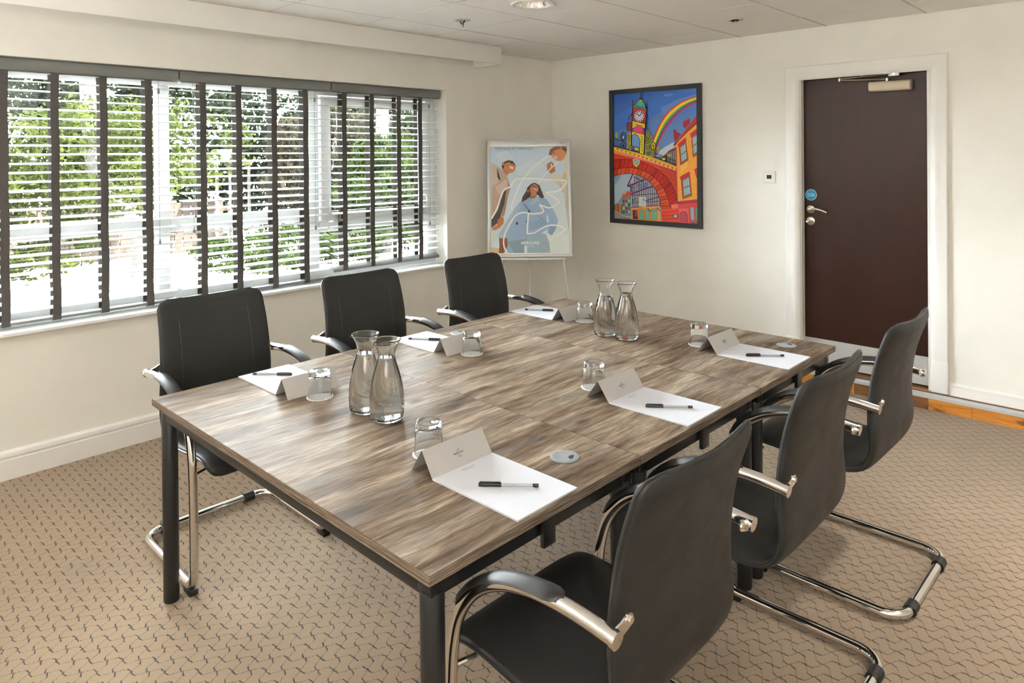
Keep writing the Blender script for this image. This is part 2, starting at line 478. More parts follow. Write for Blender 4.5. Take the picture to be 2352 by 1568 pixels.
# suspended ceiling: dark void, tee grid, a tile in each bay
ce = MB().box(-0.3, XR + 0.2, YF - 0.2, 0.3, ZC + 0.10, ZC + 0.5).build('ceiling', M['void']); structure(ce, 'suspended ceiling of square white tiles in a pale grid')
gx = [0.0, 0.622, 1.214, 1.790, 2.376, 2.965, 3.555, 4.145, 4.735, 5.325, XR]
gy = [0.0, -0.416, -1.020, -1.630, -2.235, -2.840, -3.445, -4.050, -4.655, -5.260, -5.865, YF]
for i, x in enumerate(gx[1:-1]):
    MB().box(x - 0.012, x + 0.012, YF, 0, ZC + 0.001, ZC + 0.030).build('grid_bar', M['grid'], ce)
for y in gy[1:-1]:
    MB().box(0, XR, y - 0.012, y + 0.012, ZC + 0.002, ZC + 0.028).build('grid_bar', M['grid'], ce)
tcache = {}
DL = (1.489, -1.905)      # big downlight
holes = {(DL, 0.098)}
for i in range(len(gx) - 1):
    for j in range(len(gy) - 1):
        x0, x1, y1, y0 = gx[i], gx[i + 1], gy[j], gy[j + 1]
        g = 0.0045
        cx_, cy_ = (x0 + x1) / 2, (y0 + y1) / 2
        sx_, sy_ = round(x1 - x0 - 2 * g, 4), round(y1 - y0 - 2 * g, 4)
        if x0 < DL[0] < x1 and y0 < DL[1] < y1:
            # tile with a round hole
            me = MB(); n = 48; ring = []; outer = []
            for k in range(n):
                a = 2 * math.pi * k / n; ca, sa = math.cos(a), math.sin(a)
                ring.append((DL[0] + 0.100 * ca, DL[1] + 0.100 * sa, ZC))
                tt = min(((x1 - g - DL[0]) / ca if ca > 1e-9 else 1e9), ((x0 + g - DL[0]) / ca if ca < -1e-9 else 1e9),
                         ((y1 - g - DL[1]) / sa if sa > 1e-9 else 1e9), ((y0 + g - DL[1]) / sa if sa < -1e-9 else 1e9))
                outer.append((DL[0] + tt * ca, DL[1] + tt * sa, ZC))
            me.add(ring + outer, [(k, (k + 1) % n, n + (k + 1) % n, n + k) for k in range(n)])
            for (ax, ay) in ((x0 + g, y0 + g), (x0 + g, y1 - g), (x1 - g, y0 + g), (x1 - g, y1 - g)):
                ks = sorted(range(n), key=lambda k: (outer[k][0] - ax) ** 2 + (outer[k][1] - ay) ** 2)[:2]
                me.add([outer[ks[0]], outer[ks[1]], (ax, ay, ZC)], [(0, 1, 2)])
            me.build('tile', M['ceiling'], ce)
            continue
        key = (sx_, sy_)
        dz = random.uniform(0, 0.0015)
        if key not in tcache:
            tcache[key] = MB().box(-sx_ / 2, sx_ / 2, -sy_ / 2, sy_ / 2, 0, 0.016).build('tile', M['ceiling'], ce, bevel=0.002, segs=1)
            tcache[key].location = (cx_, cy_, ZC + dz)
        else:
            inst('tile', tcache[key], ce, (cx_, cy_, ZC + dz))
# slab above everything keeps the sun out
# pelmet box over the window: front board and an end return, open underneath
t1 = empty('trim_1'); structure(t1, 'cream boxed pelmet running along the ceiling above the window')
MB().box(0.292, 0.307, YF, -0.951, 2.224, ZC - 0.003).build('front_board', M['gloss_white'], t1, bevel=0.003)
MB().box(0.0, 0.292, -0.966, -0.951, 2.224, ZC - 0.003).build('end_board', M['gloss_white'], t1, bevel=0.003)

# baseboards
def skirting(z0, h, d):
    return [(0, z0), (d, z0), (d, z0 + h * 0.68), (d * 0.75, z0 + h * 0.70), (d * 0.72, z0 + h * 0.74), (d * 0.98, z0 + h * 0.78),
            (d * 1.0, z0 + h * 0.85), (d * 0.8, z0 + h * 0.93), (d * 0.45, z0 + h * 0.97), (d * 0.3, z0 + h), (0, z0 + h)]
structure(MB().sweep(skirting(0, 0.137, 0.019), YF, -SD, 'y').build('baseboard_left', M['gloss_white'], smooth=True, angle=25))
bb = MB()
sec = [(-p, q) for p, q in skirting(STEP, 0.072, 0.019)]
bb.sweep(sec, 3.074, XR, 'x')
bbo = structure(bb.build('baseboard_back', M['gloss_white'], smooth=True, angle=25))
MB().sweep(sec, 0.0, 2.104, 'x').build('skirting_run', M['gloss_white'], bbo, smooth=True, angle=25)

# raised step along the door wall
st = empty('trim_2'); structure(st, 'low oak step with aluminium nosing along the door wall')
MB().box(0, XR, -SD + 0.012, -0.001, 0.0, STEP - 0.014).build('core', M['void'], st)
xs = [0.0, 0.55, 1.15, 1.72, 2.31, 2.565, 2.98, 3.20, 3.90, 4.6, XR]
for k in range(len(xs) - 1):
    dark = k in (5, 8, 2)
    MB().box(xs[k] + 0.0008, xs[k + 1] - 0.0008, -SD, -SD + 0.012, 0.0, STEP - 0.006).build('riser_board', M['oak_dark' if dark else 'oak'], st)
xt = [0.0, 0.7, 1.3, 1.9, 2.45, 2.83, 3.5, 4.2, 4.9, XR]
for k in range(len(xt) - 1):
    MB().box(xt[k] + 0.0006, xt[k + 1] - 0.0006, -SD + 0.03, 0.12 if xt[k] > 2.2 and xt[k + 1] < 2.95 else -0.0005, STEP - 0.014, STEP).build('tread_board', M['oak_dark' if k in (4, 7) else 'oak'], st)
MB().box(2.192, 2.966, -0.0004, 0.119, STEP - 0.014, STEP - 0.0003).build('door_sill_board', M['oak_dark'], st)
MB().sweep([(-SD - 0.003, STEP - 0.022), (-SD - 0.003, STEP - 0.006), (-SD + 0.006, STEP + 0.0025), (-SD + 0.028, STEP + 0.003), (-SD + 0.028, STEP), (-SD, STEP - 0.004), (-SD, STEP - 0.022)], 0, XR, 'x').build('nosing', M['aluminium'], st)
rb = MB()
rb.box(0, XR, -SD + 0.028, -SD + 0.046, STEP - 0.002, STEP + 0.0026)
for k in range(4):
    y = -SD + 0.030 + k * 0.0044
    rb.box(0, XR, y, y + 0.002, STEP + 0.0026, STEP + 0.0040)
rb.build('rubber_insert', M['rubber'], st)

# ------------------------------------------------------------------ window
win = empty('window_1'); structure(win, 'long white framed window with three bays behind the blinds')
XA, XB = -0.195, -0.135
def fr(name, x0, x1, y0, y1, z0, z1, b=0.006): return MB().box(x0, x1, y0, y1, z0, z1).build(name, M['upvc'], win, bevel=b)
fr('head_frame', XA, XB, WY0, WY1, 1.945, WZ1)
fr('bottom_frame', XA, XB, WY0, WY1, 0.70, 0.775)
fr('jamb', XA, XB, WY0, WY0 + 0.07, 0.775, 1.945); fr('jamb', XA, XB, WY1 - 0.085, WY1, 0.775, 1.945)
fr('mullion', XA, XB, -3.297, -3.230, 0.775, 1.945); fr('mullion', XA, XB, -2.350, -2.268, 0.775, 1.945)
fr('transom', XA, XB, WY0 + 0.07, -3.297, 1.115, 1.200); fr('transom', XA, XB, -3.230, -2.350, 1.105, 1.185); fr('transom', XA, XB, -2.268, WY1 - 0.085, 1.02, 1.085)
bays = [(WY0 + 0.07, -3.297, 1.115, 1.200), (-3.230, -2.350, 1.105, 1.185), (-2.268, WY1 - 0.085, 1.02, 1.085)]
for bi, (a, b, t0, t1_) in enumerate(bays):
    for (z0, z1) in ((0.775, t0), (t1_, 1.945)):
        MB().box(-0.172, -0.166, a, b, z0, z1).build('pane', M['pane'], win)
# opening sash in the bay nearest the corner, with dark gaskets and a handle
sa = MB(); x0, x1 = -0.150, -0.112
y0, y1, z0, z1 = -2.262, WY1 - 0.092, 1.092, 1.938
sa.box(x0, x1, y0, y0 + 0.072, z0, z1); sa.box(x0, x1, y1 - 0.072, y1, z0, z1); sa.box(x0, x1, y0 + 0.0721, y1 - 0.0721, z0, z0 + 0.06); sa.box(x0, x1, y0 + 0.0721, y1 - 0.0721, z1 - 0.06, z1)
so = sa.build('sash', M['upvc'], win)
gk = MB(); i_ = 0.072
for (p, q, r, s_) in ((y0 + i_, y0 + i_ + 0.006, z0 + 0.06, z1 - 0.06), (y1 - i_ - 0.006, y1 - i_, z0 + 0.06, z1 - 0.06), (y0 + i_, y1 - i_, z0 + 0.06, z0 + 0.066), (y0 + i_, y1 - i_, z1 - 0.066, z1 - 0.06)):
    gk.box(x0, x1 - 0.004, p, q, r, s_)
gk.build('gasket', M['gasket'], so)
hd = MB(); hd.box(-0.112, -0.106, y1 - 0.050, y1 - 0.026, 1.10, 1.17)
hd.tube(catmull([(-0.106, y1 - 0.038, 1.155), (-0.080, y1 - 0.038, 1.16), (-0.070, y1 - 0.040, 1.19), (-0.070, y1 - 0.055, 1.24), (-0.072, y1 - 0.085, 1.27)], 5), 0.007, 8)
hd.build('handle', M['upvc'], so, smooth=True)
MB().box(-0.135, 0.036, WY0, WY1, 0.684, 0.703).build('sill', M['upvc'], win, bevel=0.004)

# ------------------------------------------------------------------ blinds
def blind(idx, ya, yb, tapes, zrail, tilt_rail, cords, label):
    root = empty('venetian_blind', (-0.075, (ya + yb) / 2, 0.70)); tag(root, label, 'blind', 'grey taped venetian blinds at the window')
    L = yb - ya; yc = (ya + yb) / 2
    # valance: curved front
    sec = [(0.030, 1.267), (0.036, 1.275), (0.038, 1.300), (0.036, 1.322), (0.030, 1.329), (0.024, 1.329), (0.024, 1.265)]
    MB().sweep(sec, -L / 2, L / 2, 'y').build('valance', M['valance'], root, smooth=True, angle=50)
    MB().box(-0.030, 0.022, -L / 2 + 0.01, L / 2 - 0.01, 1.285, 1.328).build('headrail', M['valance'], root)
    z_top, pitch = 1.262, 0.0455
    n = int((z_top - (zrail - 0.70) - 0.03) / pitch) + 1
    sl = MB(); k = 8; vs = []; t_ = 0.0034; half = 0.025; le = L / 2 - 0.012
    for yy in (-le, le):
        for s_ in (1, -1):
            for q in range(k + 1):
                u = -half + 2 * half * q / k
                vs.append((u, yy, 0.0036 * (1 - (u / half) ** 2) + s_ * t_ / 2))
    m_ = k + 1; fs = []
    for q in range(k):
        fs.append((q, q + 1, 2 * m_ + q + 1, 2 * m_ + q)); fs.append((m_ + q, 3 * m_ + q, 3 * m_ + q + 1, m_ + q + 1))
    fs += [(0, 2 * m_, 3 * m_, m_), (k, m_ + k, 3 * m_ + k, 2 * m_ + k)]
    fs += [tuple(list(range(m_)) + list(reversed(range(m_, 2 * m_)))), tuple(list(reversed(range(2 * m_, 3 * m_))) + list(range(3 * m_, 4 * m_)))]
    sl.add(vs, fs)
    first = sl.build('slat', M['slat'], root, smooth=True)
    tilt = math.radians(8)
    zs = [z_top - i * pitch for i in range(n)]
    for i, z in enumerate(zs):
        o = first if i == 0 else inst('slat', first, root)
        o.location = (0, 0, z + random.uniform(-0.001, 0.001)); o.rotation_euler = (random.uniform(-0.0006, 0.0006), tilt + random.uniform(-0.02, 0.02), 0)
    zr = zrail - 0.70
    # tapes: wavy ribbons in front of and behind the slats, front one wraps under the rail
    for ty in tapes:
        y = ty - yc
        for side in (1, -1):
            path = []; xo = 0.0285 if side > 0 else -0.0285
            N = 60
            ph = random.uniform(0, 6)
            for q in range(N + 1):
                z = 1.275 + (zr - 0.003 - 1.275) * q / N
                path.append((xo + side * (0.0012 * abs(math.sin(math.pi * (z_top - z) / pitch))), 0.0016 * math.sin(q * 0.35 + ph), z))
            if side > 0: path += [(xo - 0.002, 0.001, zr - 0.010), (xo - 0.010, 0.0, zr - 0.013), (xo - 0.03, 0.0, zr - 0.013)]
            hw = 0.0185; vs = []; fs = []
            for q, (px, py, pz) in enumerate(path):
                for th in (0, 1):
                    dx = -side * 0.0008 * th
                    vs += [(px + dx, y + py - hw, pz - (0.0008 * th if q > N else 0)), (px + dx, y + py + hw, pz - (0.0008 * th if q > N else 0))]
            for q in range(len(path) - 1):
                a, b = q * 4, (q + 1) * 4
                fs += [(a, a + 1, b + 1, b), (a + 2, b + 2, b + 3, a + 3), (a, b, b + 2, a + 2), (a + 1, a + 3, b + 3, b + 1)]
            MB().add(vs, fs).build('front_tape' if side > 0 else 'rear_tape', M['tape'], root, smooth=True)
    rl = MB().box(-0.026, 0.026, -le, le, -0.008, 0.008).build('bottom_rail', M['rail'], root, bevel=0.003)
    rl.location = (0, 0, zr); rl.rotation_euler = (0, tilt_rail, 0)
    for (cyv, zb, cond) in cords:
        y = cyv - yc
        c = MB().tube([(0.034, y, 1.27), (0.0345, y, 0.6), (0.034, y, zb - 0.70 + 0.02)], 0.0011, 6).build('cord', M['cord'], root)
        MB().lathe([(0.0, 0.026), (0.0025, 0.025), (0.0045, 0.014), (0.0075, 0.004), (0.0065, -0.002), (0.0, -0.004)], 12, (0.034, y, zb - 0.70)).build('acorn', M['acorn'], c, smooth=True)
        if cond: MB().lathe([(0.0, 0.03), (0.006, 0.028), (0.007, 0.0), (0.0, -0.002)], 10, (0.034, y, 1.19)).build('cord_connector', M['acorn'], c, smooth=True)
    return root
blind(0, -4.195, -3.214, [-4.031, -3.817, -3.595, -3.372], 0.728, 0.05, [(-3.322, 1.055, True)], 'venetian blind with grey tapes farthest from the corner, beside the cut-off end')
blind(1, -3.206, -2.231, [-3.074, -2.86, -2.632, -2.414], 0.722, 0.10, [(-3.125, 1.19, False), (-3.135, 1.10, False), (-2.352, 1.055, True)], 'middle one of the three white slatted blinds with grey tapes')
blind(2, -2.222, -1.276, [-2.123, -1.899, -1.664, -1.467], 0.768, 0.50, [(-2.165, 1.11, False), (-2.175, 1.09, False), (-1.385, 1.01, True)], 'venetian blind with grey tapes closest to the flipchart corner')

# ------------------------------------------------------------------ door
door = empty('door_1'); structure(door, 'dark mahogany fire door in a cream moulded frame')
ax0, ax1, azt = 2.1064, 3.0717, 2.1112
AW = 0.094
# moulded architrave profile: distance from outer edge (0..AW), depth
prof = [(0.0, 0.0), (0.0, 0.016), (0.006, 0.021), (0.018, 0.0225), (0.030, 0.021), (0.045, 0.0245), (0.062, 0.024), (0.078, 0.019), (0.088, 0.013), (AW, 0.009), (AW, 0.0)]
def arch_leg(outer_x, sgn):
    vs = []; n = len(prof)
    for z_kind in (0, 1):
        for (d, y) in prof:
            vs.append((outer_x + sgn * d, -y, 0.270 if z_kind == 0 else azt - d))
    fs = [(k, (k + 1) % n, n + (k + 1) % n, n + k) for k in range(n)] + [tuple(range(n)), tuple(reversed(range(n, 2 * n)))]
    return MB().add(vs, fs).build('architrave', M['gloss_white'], door, smooth=True, angle=30)
arch_leg(ax0, 1); arch_leg(ax1, -1)
vs = []; n = len(prof)
for s_ in (0, 1):
    for (d, y) in prof:
        vs.append((ax0 + d if s_ == 0 else ax1 - d, -y, azt - d))
MB().add(vs, [(k, (k + 1) % n, n + (k + 1) % n, n + k) for k in range(n)] + [tuple(range(n)), tuple(reversed(range(n, 2 * n)))]).build('architrave', M['gloss_white'], door, smooth=True, angle=30)
for (a, b) in ((ax0 - 0.001, ax0 + AW), (ax1 - AW, ax1 + 0.001)):
    MB().box(a, b, -0.029, 0, STEP, 0.284).build('plinth_block', M['gloss_white'], door, bevel=0.008, segs=3)
jb = MB()
jb.box(2.190, 2.1975 - 0.001, 0.0, 0.12, STEP, DZ); jb.box(2.961, 2.968, 0.0, 0.12, STEP, DZ); jb.box(2.190, 2.968, 0.0, 0.12, 2.026, DZ)
jb.box(2.1965, 2.208, 0.0, 0.050, STEP, 2.026); 
jb.build('jamb', M['gloss_white'], door)
leaf = MB().box(2.1985, 2.9600, 0.056, 0.100, STEP + 0.008, 2.024).build('leaf', M['door'], door, bevel=0.0015, segs=1)
MB().box(2.203, 2.957, 0.0535, 0.0565, STEP + 0.010, 0.275).build('kick_plate', M['steel_plate'], leaf)
hx, hz = 2.2495, 1.146
ob = MB().lathe([(0.0, 0.009), (0.022, 0.009), (0.0262, 0.006), (0.027, 0.0), (0.0, 0.0)], 32).build('handle_rose', M['brushed'], leaf, smooth=True); ob.location = (hx, 0.056, hz); ob.rotation_euler = (math.pi / 2, 0, 0)
MB().tube(catmull([(hx, 0.048, hz - 0.001), (hx - 0.001, 0.018, hz), (hx + 0.008, 0.004, hz + 0.002), (hx + 0.040, 0.000, hz + 0.006), (hx + 0.080, 0.000, hz + 0.001), (hx + 0.122, 0.004, hz - 0.016)], 6), 0.0082, 12).build('lever_handle', M['brushed'], leaf, smooth=True)
ob = MB().lathe([(0.0, 0.008), (0.024, 0.008), (0.0285, 0.005), (0.029, 0.0), (0.0, 0.0)], 32).build('lock_rose', M['brushed'], leaf, smooth=True); ob.location = (2.2475, 0.056, 1.066); ob.rotation_euler = (math.pi / 2, 0, 0)
tt = MB(); tt.tube([(0, 0, 0.006), (0, 0, 0.030)], 0.006, 12); tt.box(-0.017, 0.012, -0.0045, 0.0045, 0.028, 0.046)
ob = tt.build('thumb_turn', M['brushed'], leaf, bevel=0.002); ob.location = (2.2475, 0.056, 1.068); ob.rotation_euler = (math.pi / 2, math.radians(-35), 0)

def text_mesh(name, body, width, matl, parent, loc, rot, thick=0.0002, spacing=1.0, bold=0.0):
    cu = bpy.data.curves.new(name, 'FONT'); cu.body = body; cu.size = 1.0; cu.align_x = 'CENTER'; cu.align_y = 'CENTER'
    cu.space_character = spacing; cu.offset = bold; cu.resolution_u = 2; cu.extrude = 0.0
    tmp = bpy.data.objects.new(name, cu); COL.objects.link(tmp)
    bpy.context.view_layer.update()
    me = bpy.data.meshes.new_from_object(tmp.evaluated_get(bpy.context.evaluated_depsgraph_get()))
    bpy.data.objects.remove(tmp); bpy.data.curves.remove(cu)
    co = np.array([v.co[:] for v in me.vertices]); w0 = co[:, 0].max() - co[:, 0].min(); s = width / w0
    cxm = (co[:, 0].max() + co[:, 0].min()) / 2; cym = (co[:, 1].max() + co[:, 1].min()) / 2
    for v in me.vertices: v.co = ((v.co.x - cxm) * s, (v.co.y - cym) * s, 0)
    me.materials.clear(); me.materials.append(matl)
    o = bpy.data.objects.new(name, me); COL.objects.link(o); o.parent = parent; o.location = loc; o.rotation_euler = rot
    return o
FACE_Y = (math.pi / 2, 0, 0)     # text facing -Y
sg = MB().lathe([(0.0, 0.0012), (0.038, 0.0012), (0.038, 0.0), (0.0, 0.0)], 40).build('fire_door_sign', M['white_print'], door)
sg.location = (2.2505, 0.056, 1.243); sg.rotation_euler = (math.pi / 2, 0, 0)
MB().lathe([(0.0, 0.0016), (0.0352, 0.0016), (0.0352, 0.0012), (0.0, 0.0012)], 40).build('sign_face', M['sign_blue'], sg)
text_mesh('sign_text', 'Fire door', 0.050, M['white_print'], sg, (0, 0.0065, 0.0019), (0, 0, 0), bold=0.02)
text_mesh('sign_text', 'keep shut', 0.052, M['white_print'], sg, (0, -0.0065, 0.0019), (0, 0, 0), bold=0.02)
# overhead closer
cl = MB(); cl.sweep([(0.056, 1.911), (0.018, 1.911), (0.010, 1.918), (0.006, 1.940), (0.010, 1.966), (0.018, 1.974), (0.056, 1.974)], 2.630, 2.866, 'x')
cb = cl.build('closer_body', M['closer'], door, smooth=True, angle=35, bevel=0.003)
MB().box(2.866, 2.874, 0.012, 0.056, 1.913, 1.972).build('end_cap', M['valance'], cb)
arm = MB(); arm.tube([(2.733, 0.030, 1.984), (2.600, 0.010, 1.990), (2.462, -0.012, 1.996)], 0.0045, 8, squash=1.8)
arm.tube([(2.733, 0.030, 1.968), (2.733, 0.030, 1.992)], 0.009, 12)
arm.tube([(2.462, -0.012, 2.004), (2.600, 0.012, 2.010), (2.765, 0.034, 2.016)], 0.0045, 8, squash=1.8)
arm.tube([(2.462, -0.012, 1.990), (2.462, -0.012, 2.009)], 0.008, 12); arm.tube([(2.590, 0.010, 2.012), (2.590, 0.010, 2.020)], 0.005, 8)
arm.build('closer_arm', M['brushed'], door, smooth=True)
bk = MB().box(2.752, 2.812, -0.010, -0.0005, 2.0, 2.024).build('closer_bracket', M['switch_plate'], door, bevel=0.002)
bk2 = MB().tube([(2.782, -0.012, 2.012), (2.782, 0.03, 2.014)], 0.007, 10).build('bracket_pin', M['brushed'], bk)

# ------------------------------------------------------------------ light switch
sw = empty('light_switch', (1.987, 0, 1.362)); tag(sw, 'square white light switch plate with small black rockers beside the door', 'light switch')
MB().box(-0.043, 0.043, -0.007, 0, -0.043, 0.043).build('plate', M['switch_plate'], sw, bevel=0.004, segs=3)
MB().box(-0.017, 0.017, -0.0078, -0.006, -0.0135, 0.0135).build('rocker_surround', M['black_plastic'], sw)
for k in (-1, 0, 1):
    MB().box(k * 0.0105 - 0.0047, k * 0.0105 + 0.0047, -0.0108, -0.0075, -0.012, 0.012).build('rocker', M['black_plastic'], sw, bevel=0.001, segs=1)
for k in (-1, 1):
    MB().tube([(k * 0.030, -0.0065, 0), (k * 0.030, -0.0082, 0)], 0.0030, 10).build('screw', M['brushed'], sw)

# ------------------------------------------------------------------ flat prints: polygons traced on a plane
class Draw:
    """coloured shapes stacked a hair apart on the XZ plane (facing -Y); mapping turns traced coordinates into metres"""
    def __init__(s, fmap, step=0.000014): s.f = fmap; s.v = []; s.t = []; s.col = []; s.k = 0; s.step = step
    def poly(s, pts, col, cols=None):
        P = [s.f(p) for p in pts]
        tris = geometry.tessellate_polygon([[Vector((a, b, 0)) for a, b in P]])
        n = len(s.v); s.k += 1
        for i, (a, b) in enumerate(P): s.v.append((a, -s.k * s.step, b)); s.col.append(lin(cols[i] if cols else col))
        for t in tris:
            a, b, c = [Vector(P[i]) for i in t]
            if (b - a).cross(c - a) < 0: t = (t[0], t[2], t[1])
            s.t.append(tuple(i + n for i in t))
    def line(s, pts, wd, col, smooth=False):
        if smooth:
            pts = [(p.x, p.y) for p in catmull([(a, b, 0) for a, b in pts], 5)]
        L = []; R = []
        for i, p in enumerate(pts):
            a = Vector(pts[max(i - 1, 0)]); b = Vector(pts[min(i + 1, len(pts) - 1)]); d = (b - a)
            d = d.normalized() if d.length else Vector((1, 0)); nn = Vector((-d.y, d.x)) * wd / 2
            L.append(Vector(p) + nn); R.append(Vector(p) - nn)
        n = len(s.v); s.k += 1; m = len(pts)
        for q in L + R:
            a, b = s.f((q.x, q.y)); s.v.append((a, -s.k * s.step, b)); s.col.append(lin(col))
        for i in range(m - 1):
            for t in ((i, i + 1, m + i + 1), (i, m + i + 1, m + i)):
                a, b, c = [Vector((s.v[n + j][0], s.v[n + j][2])) for j in t]
                if (b - a).cross(c - a) < 0: t = (t[0], t[2], t[1])
                s.t.append(tuple(n + j for j in t))
    def ell(s, cx, cy, rx, ry, col, n=20, rot=0.0):
        ca, sa_ = math.cos(rot), math.sin(rot)
        s.poly([(cx + rx * math.cos(2 * math.pi * k / n) * ca - ry * math.sin(2 * math.pi * k / n) * sa_,
                 cy + rx * math.cos(2 * math.pi * k / n) * sa_ + ry * math.sin(2 * math.pi * k / n) * ca) for k in range(n)], col)
    def build(s, name, matl, parent):
        me = bpy.data.meshes.new(name); me.from_pydata(s.v, [], s.t)
        at = me.color_attributes.new('Col', 'FLOAT_COLOR', 'POINT')
        for i, c in enumerate(s.col): at.data[i].color = (*c, 1)
        me.materials.append(matl); o = bpy.data.objects.new(name, me); COL.objects.link(o); o.parent = parent
        return o

# ---- framed picture
PX0, PX1, PZ0, PZ1 = 0.6407, 1.4761, 0.9638, 2.0563
pw, ph = PX1 - PX0, PZ1 - PZ0
pic = empty('framed_picture', ((PX0 + PX1) / 2, 0, (PZ0 + PZ1) / 2)); tag(pic, 'colourful cartoon street picture with clock tower and rainbow in black frame', 'picture')
FW = 0.036
def rail_poly(a, b, c, d): # outer a,b inner c,d quad prism
    vs = [(p[0], 0.0 - 0.0005, p[1]) for p in (a, b, c, d)] + [(p[0], -0.027, p[1]) for p in (a, b)] + [(p[0], -0.024, p[1]) for p in (c, d)]
    return MB().add(vs, [(0, 1, 2, 3), (4, 5, 6, 7), (0, 1, 5, 4), (1, 2, 6, 5), (2, 3, 7, 6), (3, 0, 4, 7)])
o4 = [(-pw / 2, -ph / 2), (pw / 2, -ph / 2), (pw / 2, ph / 2), (-pw / 2, ph / 2)]
i4 = [(-pw / 2 + FW, -ph / 2 + FW), (pw / 2 - FW, -ph / 2 + FW), (pw / 2 - FW, ph / 2 - FW), (-pw / 2 + FW, ph / 2 - FW)]
for k in range(4):
    rail_poly(o4[k], o4[(k + 1) % 4], i4[(k + 1) % 4], i4[k]).build('frame_rail', M['frame_black'], pic)
MB().box(-pw / 2 + 0.005, pw / 2 - 0.005, -0.010, -0.001, -ph / 2 + 0.005, ph / 2 - 0.005).build('backing', M['frame_black'], pic)
iw, ih = pw - 2 * FW, ph - 2 * FW
src = [(118, 198), (912, 142), (922, 1460), (122, 1402)]
dst = [(-iw / 2, ih / 2), (iw / 2, ih / 2), (iw / 2, -ih / 2), (-iw / 2, -ih / 2)]
A = []; B = []
for (x, y), (u, v) in zip(src, dst):
    A.append([x, y, 1, 0, 0, 0, -u * x, -u * y]); B.append(u)
    A.append([0, 0, 0, x, y, 1, -v * x, -v * y]); B.append(v)
Hh = np.linalg.solve(np.array(A, float), np.array(B, float))
def fpic(p):
    x, y = p; d = Hh[6] * x + Hh[7] * y + 1
    u = (Hh[0] * x + Hh[1] * y + Hh[2]) / d; v = (Hh[3] * x + Hh[4] * y + Hh[5]) / d
    return (max(-iw / 2 - 0.001, min(iw / 2 + 0.001, u)), max(-ih / 2 - 0.001, min(ih / 2 + 0.001, v)))
D = Draw(fpic)
K = (28, 24, 34)
D.poly([(116, 196), (914, 140), (924, 1462), (120, 1404)], None, [(28, 72, 158), (70, 112, 190), (150, 180, 215), (140, 175, 210)])
D.poly([(118, 420), (300, 300), (560, 250), (760, 180), (912, 180), (700, 290), (470, 420), (280, 500), (118, 560)], (62, 108, 190))
D.poly([(560, 330), (720, 250), (900, 200), (912, 215), (700, 330), (600, 420)], (92, 132, 200))
D.poly([(520, 800), (560, 740), (620, 700), (690, 660), (700, 760), (600, 800)], (205, 216, 230))
D.ell(640, 205, 48, 12, (88, 128, 196), rot=-0.1)
# rainbow
po_ = [(482, 670), (505, 600), (530, 540), (565, 465), (605, 400), (655, 345), (705, 305), (760, 272), (820, 246), (914, 213)]
pi_ = [(512, 800), (528, 735), (548, 680), (578, 605), (622, 525), (668, 462), (718, 405), (772, 355), (836, 313), (914, 278)]
for a, b, c in ((0, .13, (200, 52, 38)), (.13, .22, (240, 150, 40)), (.22, .45, (245, 222, 50)), (.45, .63, (110, 178, 60)), (.63, .80, (78, 84, 160)), (.80, 1.0, (196, 48, 92))):
    lerp = lambda s_: [(p[0] + (q[0] - p[0]) * s_, p[1] + (q[1] - p[1]) * s_) for p, q in zip(po_, pi_)]
    D.poly(lerp(a) + list(reversed(lerp(b))), c)
# house at the edge
D.poly([(683, 548), (700, 538), (714, 545), (716, 560), (762, 585), (700, 668), (688, 600)], (168, 48, 52))
D.poly([(772, 470), (800, 448), (838, 432), (846, 470), (800, 530), (786, 528)], (172, 44, 52))
for y in (468, 486, 504): D.line([(778, y + 8), (842, y - 24)], 3, K)
D.poly([(684, 690), (760, 600), (914, 392), (916, 475), (828, 552), (742, 640), (700, 700)], (176, 56, 40))
D.line([(686, 694), (748, 640), (830, 552), (914, 478)], 7, (110, 30, 26))
D.poly([(698, 700), (742, 645), (830, 556), (916, 482), (922, 1225), (732, 1236), (718, 930)], (238, 164, 56))
D.poly([(735, 760), (760, 700), (820, 640), (820, 900), (760, 960)], (248, 184, 76))
for k in range(11): D.ell(712, 720 + k * 22, 9, 9, (196, 62, 70), 8)
def win_(a, b, c, d, brick=True):
    if brick:
        D.poly([(a[0] - 14, a[1] - 22), (b[0] - 6, b[1] - 34), (b[0] + 8, b[1] - 4), (a[0] - 4, a[1] + 10)], (206, 52, 58))
        for s_ in (.25, .5, .75):
            D.line([(a[0] - 10 + (b[0] - a[0]) * s_, a[1] - 26 + (b[1] - a[1]) * s_), (a[0] + (b[0] - a[0]) * s_, a[1] + 4 + (b[1] - a[1]) * s_)], 3, K)
    D.poly([a, b, c, d], (186, 60, 66))
    g = lambda s_, t_: (a[0] + (b[0] - a[0]) * s_ + (d[0] - a[0]) * t_ + (a[0] - b[0] + c[0] - d[0]) * s_ * t_, a[1] + (b[1] - a[1]) * s_ + (d[1] - a[1]) * t_ + (a[1] - b[1] + c[1] - d[1]) * s_ * t_)
    D.poly([g(.14, .08), g(.9, .08), g(.9, .92), g(.14, .92)], (112, 140, 84))
    for (s0, s1) in ((.2, .36), (.42, .6), (.66, .84)):
        for (t0, t1q) in ((.12, .46), (.54, .88)):
            D.poly([g(s0, t0), g(s1, t0), g(s1, t1q), g(s0, t1q)], (176, 202, 222))
    D.line([d, c], 12, (150, 96, 44)); D.line([a, b, c, d, a], 3, K)
win_((740, 705), (806, 652), (826, 832), (752, 884)); win_((856, 606), (916, 566), (918, 776), (872, 808)); win_((760, 1022), (842, 980), (862, 1180), (774, 1214))
D.poly([(884, 930), (918, 905), (920, 1010), (904, 1010)], (204, 60, 70))
